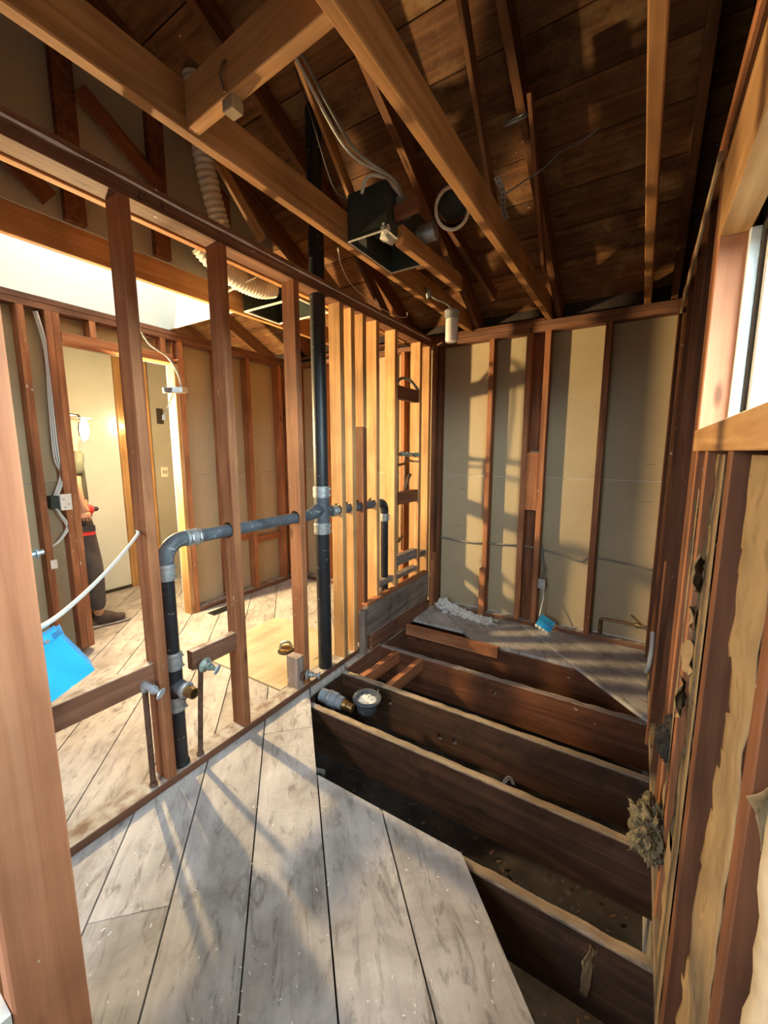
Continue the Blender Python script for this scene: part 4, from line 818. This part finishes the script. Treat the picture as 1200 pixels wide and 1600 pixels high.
# ---- hanging ceiling box in the next room
hb = thing('ceiling_box', 'round metal ceiling box dangling on its cable with loose wires', 'electrical box', (-2.4, 1.47, 1.75))
lathe('pan', [(0.0, 0.0), (0.066, 0.0), (0.070, 0.004), (0.070, 0.03), (0.066, 0.032), (0.064, 0.006), (0.0, 0.005)], (-2.4, 1.475, 1.800), (0.05, -0.10, 1), 'galv', hb, 8)
cable('feed_cable', [(-2.38, 1.50, 1.82), (-2.38, 1.49, 1.90), (-2.36, 1.42, 1.99), (-2.30, 1.27, 2.045), (-2.16, 1.12, 2.20), (-1.92, 0.98, 2.43)], 0.0055, 'white_cable', hb)
for k, e in enumerate(((-0.02, -0.05, -0.12), (0.0, -0.07, -0.15), (0.015, -0.045, -0.10))):
    cable('loose_wire', [(-2.40, 1.46, 1.80), (-2.40 + e[0] * 0.4, 1.45 + e[1] * 0.2, 1.75), (-2.40 + e[0], 1.46 + e[1], 1.80 + e[2])], 0.0026, 'white_cable' if k else 'dark_cable', hb)
lathe('wire_nut', [(0.004, 0), (0.011, 0.002), (0.008, 0.03), (0.003, 0.032)], (-2.40, 1.392, 1.635), (0, 0, 1), 'white', hb, 10)
# ---- switch box on the far wall with its cables
sb = thing('switch_box', 'metal switch box with pale cables on the far wall stud', 'electrical box', (-3.36, 1.18, 1.05))
abox('box_body', (-3.415, 1.118, 1.07), (-3.345, 1.178, 1.155), 'fan_steel', sb, 'z'); abox('box_face', (-3.344, 1.166, 1.055), (-3.325, 1.232, 1.165), 'white', sb, 'z')
for y, z in ((1.185, 1.13), (1.21, 1.095), (1.19, 1.075)): lathe('knockout', [(0.006, -0.001), (0.006, 0.001)], (-3.3245, y, z), (1, 0, 0), 'clamp', sb, 12)
for k in range(3): cable('feed_cable', [(-3.37 + k * 0.012, 1.155 + k * 0.004, 2.34), (-3.37 + k * 0.012, 1.190 + k * 0.004, 2.1), (-3.37 + k * 0.012, 1.180 + k * 0.006, 1.75), (-3.37 + k * 0.012, 1.175 + k * 0.009, 1.42), (-3.37 + k * 0.012, 1.20 + k * 0.006, 1.30), (-3.37 + k * 0.012, 1.150 + k * 0.006, 1.156)], 0.006, 'white_cable', sb)
for k in range(2): cable('lower_cable', [(-3.37 + k * 0.012, 1.15, 1.068), (-3.35 + k * 0.012, 1.185 + k * 0.008, 0.97), (-3.35 + k * 0.012, 1.19 + k * 0.008, 0.92), (-3.36 + k * 0.01, 1.125, 0.83), (-3.37, 1.02, 0.79), (-3.38, 0.92, 0.765)], 0.006, 'white_cable', sb)
# ---- loose white cable and blue boxes by the door post
wire('loose white cable drooping from the first stud to the door post', [(-1.70, 0.838, 1.135), (-1.635, 0.808, 1.134), (-1.45, 0.66, 1.110), (-1.25, 0.50, 1.096), (-1.05, 0.345, 1.10), (-0.93, 0.255, 1.12)], 0.0055, 'white_cable')
bx = thing('junction_box', 'large bright blue plastic junction box with captive nails hanging behind the door post', 'electrical box', (-0.97, 0.31, 0.97))
mwb = Matrix.Translation((-0.965, 0.292, 1.035)) @ Matrix.Rotation(math.radians(-14), 4, 'Z') @ Matrix.Rotation(math.radians(28), 4, 'X') @ Matrix.Scale(0.80, 4)
def bp(name, lo_, hi_, mat='blue'): return gobj(name, xform(box_geo(lo_, hi_), mwb), mat, bx)
bp('box_side', (0.034, -0.055, -0.07), (0.037, 0.055, 0.055)); bp('box_side', (-0.037, -0.055, -0.07), (-0.034, 0.055, 0.055)); bp('box_back', (-0.034, 0.052, -0.07), (0.034, 0.055, 0.055)); bp('box_end', (-0.034, -0.055, -0.07), (0.034, 0.052, -0.067)); bp('box_front', (-0.034, -0.055, -0.067), (0.034, -0.052, 0.055))
bp('nail_flange', (-0.037, -0.060, 0.0555), (0.041, 0.062, 0.0585)); bp('divider', (-0.034, -0.002, -0.06), (0.034, 0.001, 0.05))
for y in (-0.03, 0.03):
    tube('captive_nail', [mwb @ Vector((-0.02, y, 0.066)), mwb @ Vector((0.046, y, 0.066))], 0.004, 'galv', bx, 8)
    bp('nail_boss', (-0.002, y - 0.011, 0.0586), (0.012, y + 0.011, 0.074))
    bp('nail_boss', (0.024, y - 0.011, 0.0586), (0.038, y + 0.011, 0.074))
bp('corner_tab', (0.012, 0.03, 0.0745), (0.04, 0.058, 0.080))
cable('wire_loop', [mwb @ Vector(q) for q in ((0.0, -0.035, 0.08), (0.03, -0.045, 0.10), (0.045, -0.02, 0.085), (0.03, 0.0, 0.076), (0.01, -0.02, 0.078))], 0.004, 'black', bx)
b2 = thing('switch_box', 'blue plastic box edge with a steel nail, high on the door post', 'electrical box', (-0.80, 0.23, 1.22))
abox('box_body', (-0.83, 0.2168, 1.265), (-0.772, 0.2260, 1.345), 'blue', b2, 'z'); tube('nail', [(-0.79, 0.226, 1.292), (-0.79, 0.247, 1.294)], 0.004, 'galv', b2, 10); lathe('nail_head', [(0.003, 0), (0.007, 0.001), (0.007, 0.004)], (-0.79, 0.236, 1.293), (0, 1, 0.07), 'galv', b2, 12)
# ---- back wall: box, cord and blue end
ob = thing('outlet_box', 'small metal outlet box and cord ending in a blue box on the back wall', 'electrical box', (-0.60, 3.40, 0.03))
abox('box_body', (-0.646, 3.40, 0.345), (-0.595, 3.445, 0.425), 'galv', ob, 'z'); abox('box_cover', (-0.600, 3.392, 0.35), (-0.585, 3.40, 0.42), 'clamp', ob, 'z')
for k in range(2): cable('feed_cable', [(-0.625 + k * 0.018, 3.44, 0.425), (-0.62 + k * 0.02, 3.45, 0.50), (-0.64 + k * 0.01, 3.46, 0.58), (-0.64, 3.47, 0.70)], 0.005, 'grey_cable', ob)
cable('cord', [(-0.61, 3.42, 0.345), (-0.595, 3.40, 0.28), (-0.60, 3.36, 0.20), (-0.605, 3.33, 0.14)], 0.005, 'white_cable', ob)
mwb = Matrix.Translation((-0.555, 3.32, 0.085)) @ Matrix.Rotation(math.radians(25), 4, 'Y') @ Matrix.Rotation(math.radians(20), 4, 'X')
gobj('blue_box', xform(box_geo((-0.06, -0.035, -0.022), (0.06, 0.035, 0.04)), mwb), 'blue', ob)
for k in range(4): gobj('box_terminal', xform(lathe_geo([(0.016, 0), (0.016, 0.024), (0.010, 0.028)], 12), mwb @ Matrix.Translation((-0.045 + k * 0.03, -0.024, -0.022)) @ Matrix.Rotation(PI, 4, 'X')), 'white', ob, 40)
wire('thin grey cable running along the back wall through the studs', [(-1.542, 3.462, 0.665), (-1.3, 3.46, 0.645), (-1.10, 3.46, 0.655), (-0.80, 3.455, 0.672), (-0.66, 3.455, 0.66), (-0.52, 3.455, 0.635), (-0.35, 3.455, 0.60), (-0.27, 3.455, 0.64), (-0.05, 3.455, 0.625), (0.10, 3.455, 0.605), (0.125, 3.46, 0.61)], 0.007, 'grey_cable')
cs = thing('copper_stub', 'bent copper water pipe low on the back wall near the right corner', 'pipe', (-0.05, 3.46, 0.03))
tube('pipe', [(-0.178, 3.45, 0.036), (-0.180, 3.45, 0.155), (-0.172, 3.45, 0.168), (-0.155, 3.45, 0.170), (0.06, 3.45, 0.172)], 0.010, 'copper', cs, 12); lathe('valve_nut', [(0.012, 0), (0.018, 0.002), (0.018, 0.03), (0.012, 0.034), (0.012, 0.06)], (0.05, 3.45, 0.172), (1, 0, 0.0), 'brass', cs, 8)
tube('valve_lever', [(0.09, 3.45, 0.18), (0.02, 3.43, 0.25)], 0.005, 'copper', cs, 8)
tag(cable('cut_tube', [(0.12, 2.50, 0.50), (0.118, 2.42, 0.44), (0.112, 2.40, 0.36), (0.105, 2.44, 0.30)], 0.011, 'white_cable'), 'short bent white tube end hanging in the right corner studs', 'tube')
# ---- insulation clumps and paper scraps on the right wall
tag(blob('insulation_clump', (0.115, 1.40, 0.275), (0.055, 0.085, 0.085), 'wool', None, 21, 2600, 5), 'tan tuft of insulation wool hanging out over the joist ends', 'insulation')
tag(blob('insulation_clump', (0.16, 1.475, 0.54), (0.045, 0.065, 0.08), 'wool_dark', None, 34, 1800, 5), 'dark tuft of insulation wool above the tan one', 'insulation')
tag(blob('insulation_clump', (0.165, 1.47, 1.20), (0.022, 0.045, 0.16), 'wool_dark', None, 44, 1200, 5), 'thin dark strand of wool high under the window sill', 'insulation')
def scrap(label, loc, outline, seed, mat='kraft', rotz=0.0, name='paper_scrap', amp=0.012, parent=None):
    bm = bmesh.new(); f = bm.faces.new([bm.verts.new((u, 0, v)) for u, v in outline]); bmesh.ops.triangulate(bm, faces=[f])
    for _ in range(3): bmesh.ops.subdivide_edges(bm, edges=bm.edges[:], cuts=1, use_grid_fill=True)
    for v in bm.verts: v.co.y += amp * noise.noise(Vector((v.co.x * 22, v.co.z * 22, seed))) + 0.4 * amp * noise.noise(Vector((v.co.x * 60, v.co.z * 60, seed)))
    me = bpy.data.meshes.new(name); bm.to_mesh(me); bm.free()
    o = mobj(name, me, mat, parent, Matrix.Translation(loc) @ Matrix.Rotation(rotz, 4, 'Z'), 80)
    if label: tag(o, label, 'paper')
    md = o.modifiers.new('thickness', 'SOLIDIFY'); md.thickness = 0.0015; return o
scrap('torn brown paper scrap dangling below the nearest bare joist', (-0.02, 1.212, -0.03), [(0.0, 0.0), (0.02, -0.025), (0.06, -0.05), (0.09, -0.095), (0.045, -0.075), (0.012, -0.09), (0.005, -0.20), (-0.018, -0.19), (-0.006, -0.09), (-0.018, -0.06)], 3, 'kraft', 0.5)
scrap('small folded paper flap sticking out of the near right stud', (0.134, 0.588, 1.05), [(0.0, 0.0), (0.018, 0.022), (0.036, 0.012), (0.045, -0.05), (0.022, -0.07), (0.012, -0.02)], 8, 'kraft', 0.25)
for k, (y, z, sc_) in enumerate(((1.19, 1.17, 0.8), (1.22, 1.04, 0.6), (1.25, 0.93, 0.8), (1.27, 0.80, 0.9))):
    rr = random.Random(k); ol = [(sc_ * (0.035 + 0.022 * rr.random()) * math.cos(a + 0.3), sc_ * (0.05 + 0.035 * rr.random()) * math.sin(a + 0.3)) for a in [2 * PI * q / 7 for q in range(7)]]
    scrap(None, (0.133 + 0.006 * rr.random(), y, z), ol, k + 20, 'kraft', math.radians(62 + 40 * rr.random()), 'torn_flap', 0.016, wr)
# ---- plaster rubble in the back corner
rnd = random.Random(3); gs = []
for k in range(620):
    t = rnd.random(); x = -1.50 + 0.42 * t + rnd.gauss(0, 0.03); y = 3.40 - 0.10 * t + rnd.gauss(0, 0.025); s = rnd.uniform(0.004, 0.020); z = s * 0.5 + 0.085 * max(0, 1 - t * 1.3) * rnd.random() * max(0.0, 1 - (3.40 - y) * 8)
    if y > 3.40 - 0.012: y = 3.388
    g = box_geo((-s, -s * rnd.uniform(.4, 1), -s * .5), (s, s * rnd.uniform(.4, 1), s * .5)); gs.append(xform(g, Matrix.Translation((x, y, z)) @ Matrix.Rotation(rnd.uniform(0, 6), 4, Vector((rnd.random(), rnd.random(), rnd.random())))))
for k in range(70):
    t = rnd.random(); s = rnd.uniform(0.012, 0.032); x = -1.50 + 0.55 * t + rnd.gauss(0, 0.03); y = min(3.375, 3.37 - 0.10 * t + rnd.gauss(0, 0.035)); gs.append(xform(box_geo((-s, -s * .6, -s * .15), (s, s * .6, s * .15)), Matrix.Translation((x, y, 0.012 + 0.05 * rnd.random() * max(0, 1 - t * 1.8))) @ Matrix.Rotation(rnd.uniform(-.7, .7), 4, 'X') @ Matrix.Rotation(rnd.uniform(0, 6), 4, 'Z')))
rb = gobj('plaster_rubble', join(gs), 'plaster'); tag(rb, 'pile of crumbled white plaster in the back corner', 'rubble'); rb['kind'] = 'stuff'
# scattered wood and plaster chips on the floor planks
gs = []
for k in range(150):
    x = rnd.uniform(-1.55, -0.15); y = rnd.uniform(0.3, 1.2)
    if rnd.random() < 0.25: x = rnd.uniform(-3.2, -1.8); y = rnd.uniform(0.4, 1.55)
    elif x + y > 0.78: continue
    s = rnd.uniform(0.0008, 0.0018); L_ = s * rnd.uniform(1, 4); gs.append(xform(box_geo((-L_, -s, -s * .4), (L_, s, s * .4)), Matrix.Translation((x, y, s * 0.4 + 0.0004)) @ Matrix.Rotation(rnd.uniform(0, 6), 4, 'Z')))
cp_ = gobj('floor_chips', join(gs), 'gypsum'); tag(cp_, 'tiny pale chips and splinters scattered over the floor planks', 'debris'); cp_['kind'] = 'stuff'
# debris down in the crawlspace
gs = []
for k in range(140):
    x = rnd.uniform(-1.5, 0.1); y = rnd.uniform(1.28, 2.0); s = rnd.uniform(0.002, 0.006); gs.append(xform(box_geo((-s * 2, -s, -s * .5), (s * 2, s, s * .5)), Matrix.Translation((x, y, -0.60 + rnd.uniform(0, 0.02))) @ Matrix.Rotation(rnd.uniform(0, 6), 4, 'Z')))
cp_ = gobj('crawlspace_debris', join(gs), 'rust'); tag(cp_, 'splinters and grit lying on the crawlspace dirt', 'debris'); cp_['kind'] = 'stuff'
tag(tube('conduit', [(-1.62, 1.33, -0.16), (-1.20, 1.36, -0.10)], 0.012, 'grey_cable'), 'grey pipe end poking out under the floor edge', 'pipe')
# ---- floor register, plywood patch and fitting in the next room
fr_ = thing('floor_register', 'dark floor vent grille by the far wall doorway', 'vent', (-3.2, 2.25, 0))
abox('grille_frame', (-3.235, 2.14, 0.0005), (-3.135, 2.40, 0.006), 'fan_steel', fr_, 'y')
for k in range(9): abox('louver', (-3.228 + k * 0.0105, 2.15, 0.0062), (-3.222 + k * 0.0105, 2.39, 0.0095), 'black', fr_, 'y', 0)
pp = tag(abox('plywood_patch', (-2.62, 1.62, 0.0006), (-1.76, 2.40, 0.013), 'ply', None, 'y'), 'pale plywood sheet patch on the next room floor', 'plywood')
tm = thing('floor_fitting', 'small metal floor fitting with brass edge sitting in the plywood', 'fitting', (-2.09, 1.99, 0.0135))
lathe('base_ring', [(0.02, 0), (0.060, 0), (0.060, 0.006), (0.05, 0.010), (0.02, 0.010)], (-2.09, 1.99, 0.0136), (0, 0, 1), 'tar', tm, 20)
lathe('brass_ring', [(0.02, 0), (0.045, 0), (0.045, 0.015), (0.03, 0.02)], (-2.09, 1.99, 0.0240), (0, 0, 1), 'brass', tm, 20); tube('handle', spline([(-2.12, 1.96, 0.04), (-2.11, 1.97, 0.08), (-2.07, 2.0, 0.085), (-2.06, 2.02, 0.04)]), 0.010, 'galv', tm, 8)
# ---- work lamp clamped in the doorway
wk = thing('work_lamp', 'glowing work lamp clamped to the left jamb of the far doorway', 'lamp', (-3.47, 1.33, 1.55))
ld = Vector((0.76, 0.65, -0.04)).normalized(); lp = Vector((-3.50, 1.418, 1.612))
V, F = lathe_geo([(0.062, 0.0), (0.062, 0.004), (0.055, 0.014), (0.032, 0.021), (0.004, 0.024)], 24); V = [Vector((v.x * 1.25, v.y * 0.8, v.z)) for v in V]
lm = Matrix.Translation(lp) @ Matrix((Vector((0, 0, 1)).cross(ld).cross(ld).normalized(), Vector((0, 0, 1)).cross(ld).normalized() * -1, ld)).transposed().to_4x4()
if lm.to_3x3().determinant() < 0: lm = lm @ Matrix.Scale(-1, 4, Vector((0, 1, 0)))
mobj('diffuser', gmesh('diffuser', V, F), 'lamp', wk, lm, 60)
V, F = lathe_geo([(0.02, -0.024), (0.050, -0.018), (0.0635, -0.002), (0.0635, 0.0), (0.058, -0.0005), (0.050, -0.0005)], 24); V = [Vector((v.x * 1.25, v.y * 0.8, v.z)) for v in V]
mobj('lamp_housing', gmesh('housing', V, F), 'black', wk, lm, 40)
gobj('added_light_visor', xform(box_geo((-0.005, -0.058, 0.083), (0.05, 0.058, 0.086)), Matrix.Translation(lp) @ Matrix.Rotation(math.atan2(0.65, 0.76), 4, 'Z')), 'black', wk)  # visor added to hold lamp light off the upper roof
tube('clamp_arm', [(-3.460, 1.262, 1.70), (-3.48, 1.33, 1.715), (-3.515, 1.40, 1.715), (-3.52, 1.412, 1.69)], 0.008, 'black', wk, 10); abox('clamp_jaw', (-3.47, 1.245, 1.67), (-3.4505, 1.277, 1.73), 'black', wk, 'z')
sbp = thing('wall_bulb', 'tiny bright bulb on the corridor door jamb', 'bulb', (-4.57, 2.2, 1.7))
bm = bmesh.new(); bmesh.ops.create_uvsphere(bm, u_segments=12, v_segments=8, radius=0.02); me = bpy.data.meshes.new('bulb'); bm.to_mesh(me); bm.free(); mobj('bulb', me, 'bulb', sbp, Matrix.Translation((-4.545, 2.185, 1.71)), 80); lathe('bulb_holder', [(0.018, 0), (0.018, 0.018), (0.012, 0.02)], (-4.5745, 2.185, 1.71), (1, 0, 0), 'white', sbp, 12)

# ---- person standing in the corridor behind the door jamb
pe = thing('person', 'person in dark T-shirt and grey trousers holding a red drill behind the doorway jamb', 'person', (-3.86, 1.435, 0.0))
PM = Matrix.Translation((-3.86, 1.435, 0.0)) @ Matrix.Rotation(math.radians(-8), 4, 'Z')
def skinned(name, chains, mat, parent, sub=2):
    """chains: lists of (key, pos, radius); equal keys share a vertex"""
    ids = {}; V = []; R = []; E = []
    for ch in chains:
        prev = None
        for k, p, r in ch:
            if k not in ids: ids[k] = len(V); V.append(p); R.append(r)
            if prev is not None: E.append((prev, ids[k]))
            prev = ids[k]
    me = bpy.data.meshes.new(name); me.from_pydata(V, E, []); o = bpy.data.objects.new(name, me); C.objects.link(o)
    o.modifiers.new('skin', 'SKIN'); md = o.modifiers.new('smooth', 'SUBSURF'); md.levels = sub; md.render_levels = sub
    for i, r in enumerate(R):
        r = r if isinstance(r, tuple) else (r, r); me.skin_vertices[0].data[i].radius = r
    me.skin_vertices[0].data[0].use_root = True
    bpy.context.view_layer.update(); ev = bpy.data.meshes.new_from_object(o.evaluated_get(bpy.context.evaluated_depsgraph_get())); bpy.data.objects.remove(o)
    return mobj(name, ev, mat, parent, PM.copy(), 180)
def arm(s, fwd): return [('chest', (0, 0, 1.30), (0.15, 0.105)), ('uchest', (0, -0.01, 1.41), (0.12, 0.08)), ('sh%d' % s, (s * 0.175, -0.01, 1.42), 0.055), ('el%d' % s, (s * 0.215, -0.02 + fwd * 0.2, 1.19), 0.042), ('wr%d' % s, (s * 0.205, 0.01 + fwd, 1.04), 0.028)]
def hand(s, fwd):
    x, y, z = s * 0.205, 0.01 + fwd, 1.04; out = [[('wr%d' % s, (x, y, z), 0.028), ('pa%d' % s, (x, y + 0.012, z - 0.045), (0.016, 0.036)), ('kn%d' % s, (x, y + 0.018, z - 0.085), (0.014, 0.040))]]
    for k in range(4):
        yy = y + 0.042 - k * 0.021; ln = (0.030, 0.034, 0.032, 0.025)[k]; zz = z - 0.088
        out.append([('kn%d' % s, None, None), ('f%d%da' % (s, k), (x, yy, zz - 0.008), 0.0095), ('f%d%db' % (s, k), (x - s * 0.010, yy + 0.002, zz - ln), 0.009), ('f%d%dc' % (s, k), (x - s * 0.034, yy + 0.004, zz - ln - 0.006), 0.008), ('f%d%dd' % (s, k), (x - s * 0.045, yy + 0.004, zz - ln + 0.016), 0.007)])
    out.append([('pa%d' % s, None, None), ('t%da' % s, (x - s * 0.012, y + 0.045, z - 0.052), 0.012), ('t%db' % s, (x - s * 0.026, y + 0.062, z - 0.078), 0.0105), ('t%dc' % s, (x - s * 0.036, y + 0.060, z - 0.100), 0.009)])
    return out
def leg(s, st): return [('pelvis', (0, 0, 0.95), (0.15, 0.10)), ('hip%d' % s, (s * 0.095, 0.0, 0.88), 0.085), ('kn_%d' % s, (s * 0.10, 0.03 + st * 0.5, 0.50), 0.058), ('an%d' % s, (s * 0.10, st, 0.10), 0.038), ('ft%d' % s, (s * 0.11, st + 0.13, 0.045), 0.036)]
spine = [('pelvis', (0, 0, 0.95), (0.15, 0.10)), ('belly', (0, 0.0, 1.12), (0.135, 0.095)), ('chest', (0, 0, 1.30), (0.15, 0.105)), ('uchest', (0, -0.01, 1.41), (0.12, 0.08)), ('neck', (0, 0.005, 1.50), 0.052), ('jaw', (0, 0.03, 1.565), (0.062, 0.072)), ('brow', (0, 0.022, 1.65), (0.076, 0.092)), ('crown', (0, 0.012, 1.715), (0.062, 0.076))]
chains = [spine, arm(1, 0.0), arm(-1, 0.02), leg(1, 0.07), leg(-1, -0.05)] + hand(1, 0.0) + hand(-1, 0.02)
body = skinned('body', chains, 'skin', pe)
shrink = lambda ch, g: [(k, p, tuple(q + g for q in r) if isinstance(r, tuple) else r + g) for k, p, r in ch]
def half(ch, a, b, t, r): # stop a chain part way along its last bone
    p = tuple(ch[a][1][i] * (1 - t) + ch[b][1][i] * t for i in range(3)); return ch[:a + 1] + [(ch[b][0] + 'h', p, r)]
skinned('t_shirt', [shrink(spine[:4], 0.014) + [('collar', (0, 0.0, 1.455), 0.075)], half(shrink(arm(1, 0.0), 0.016), 2, 3, 0.75, 0.064), half(shrink(arm(-1, 0.02), 0.016), 2, 3, 0.75, 0.064)], 'shirt', pe)
skinned('trousers', [[('pelvis', (0, 0, 0.95), (0.160, 0.112)), ('waist', (0, 0, 1.03), (0.150, 0.105))], half(shrink(leg(1, 0.07), 0.020), 2, 3, 0.92, 0.062), half(shrink(leg(-1, -0.05), 0.020), 2, 3, 0.92, 0.062)], 'trousers', pe)
hair_ = skinned('hair', [[('a', (0, -0.03, 1.62), (0.070, 0.06)), ('b', (0, -0.02, 1.68), (0.080, 0.085)), ('c', (0, 0.01, 1.725), (0.070, 0.085))]], 'hair', pe)
for s in (1, -1): # ears, eyes
    gobj('ear', xform(lathe_geo([(0.006, -0.004), (0.02, -0.003), (0.022, 0.002), (0.012, 0.005)], 12), PM @ Matrix.Translation((s * 0.076, 0.018, 1.635)) @ Matrix.Rotation(s * PI / 2, 4, 'Y')), 'skin', body, 60)
    gobj('eye', xform(lathe_geo([(0.002, -0.008), (0.010, -0.003), (0.010, 0.003), (0.002, 0.008)], 10), PM @ Matrix.Translation((s * 0.030, 0.106, 1.645)) @ Matrix.Rotation(PI / 2, 4, 'X')), 'hair', body, 60)
gobj('nose', xform(([Vector(q) for q in ((-0.015, 0.10, 1.605), (0.015, 0.10, 1.605), (0.0, 0.135, 1.61), (0.0, 0.105, 1.655), (0.0, 0.10, 1.60))], [(0, 2, 3), (2, 1, 3), (0, 4, 2), (4, 1, 2)]), PM), 'skin', body, 60)
gobj('mouth', xform(box_geo((-0.022, 0.092, 1.572), (0.022, 0.103, 1.578)), PM), 'red', body)
for s, st in ((1, 0.07), (-1, -0.05)):
    sh = skinned('shoe', [[('h', (s * 0.10, st - 0.055, 0.062), 0.042), ('m', (s * 0.102, st + 0.03, 0.070), 0.048), ('b', (s * 0.110, st + 0.11, 0.055), (0.048, 0.036)), ('t', (s * 0.115, st + 0.19, 0.046), (0.040, 0.026))], [('m', None, None), ('top', (s * 0.10, st - 0.005, 0.125), 0.05)]], 'shoe', pe)
    gobj('shoe_sole', xform(tube_geo([(s * 0.10, st - 0.10, 0.013), (s * 0.10, st - 0.06, 0.013), (s * 0.104, st + 0.04, 0.013), (s * 0.112, st + 0.13, 0.013), (s * 0.116, st + 0.20, 0.013), (s * 0.116, st + 0.225, 0.014)], lambda i: (0.024, 0.044, 0.040, 0.050, 0.040, 0.018)[i], 14, True, 1.0), PM @ Matrix.Diagonal((1, 1, 0.26, 1)) @ Matrix.Translation((0, 0, 0.036))), 'sole', sh, 50)
# ---- red drill in the hand
dr_ = thing('power_drill', 'red and black cordless drill held at hip height by the person', 'drill', PM @ Vector((0.178, 0.05, 0.86)))
def dpart(name, g, mat, sm=50): return gobj(name, xform(g, PM), mat, dr_, sm)
dpart('drill_body', tube_geo([(0.172, -0.075, 1.000), (0.172, -0.060, 1.000), (0.172, 0.03, 1.000), (0.172, 0.075, 1.000), (0.172, 0.090, 1.000)], lambda i: (0.024, 0.042, 0.044, 0.038, 0.026)[i], 16), 'red')
dpart('chuck', tube_geo([(0.172, 0.090, 1.000), (0.172, 0.115, 1.000), (0.172, 0.125, 1.000)], lambda i: (0.020, 0.018, 0.008)[i], 14), 'black')
dpart('grip', tube_geo([(0.172, 0.0, 0.975), (0.172, 0.012, 0.92), (0.172, 0.022, 0.865)], 0.021, 12), 'black')
g_, f_ = box_geo((-0.036, -0.06, -0.022), (0.036, 0.06, 0.022)); dpart('battery', xform((g_, f_), Matrix.Translation((0.172, 0.022, 0.852))), 'black', None)
g_, f_ = box_geo((-0.033, -0.055, -0.03), (0.033, 0.055, 0.0)); dpart('battery_base', xform((g_, f_), Matrix.Translation((0.172, 0.022, 0.829))), 'red', None)
do_cuts()
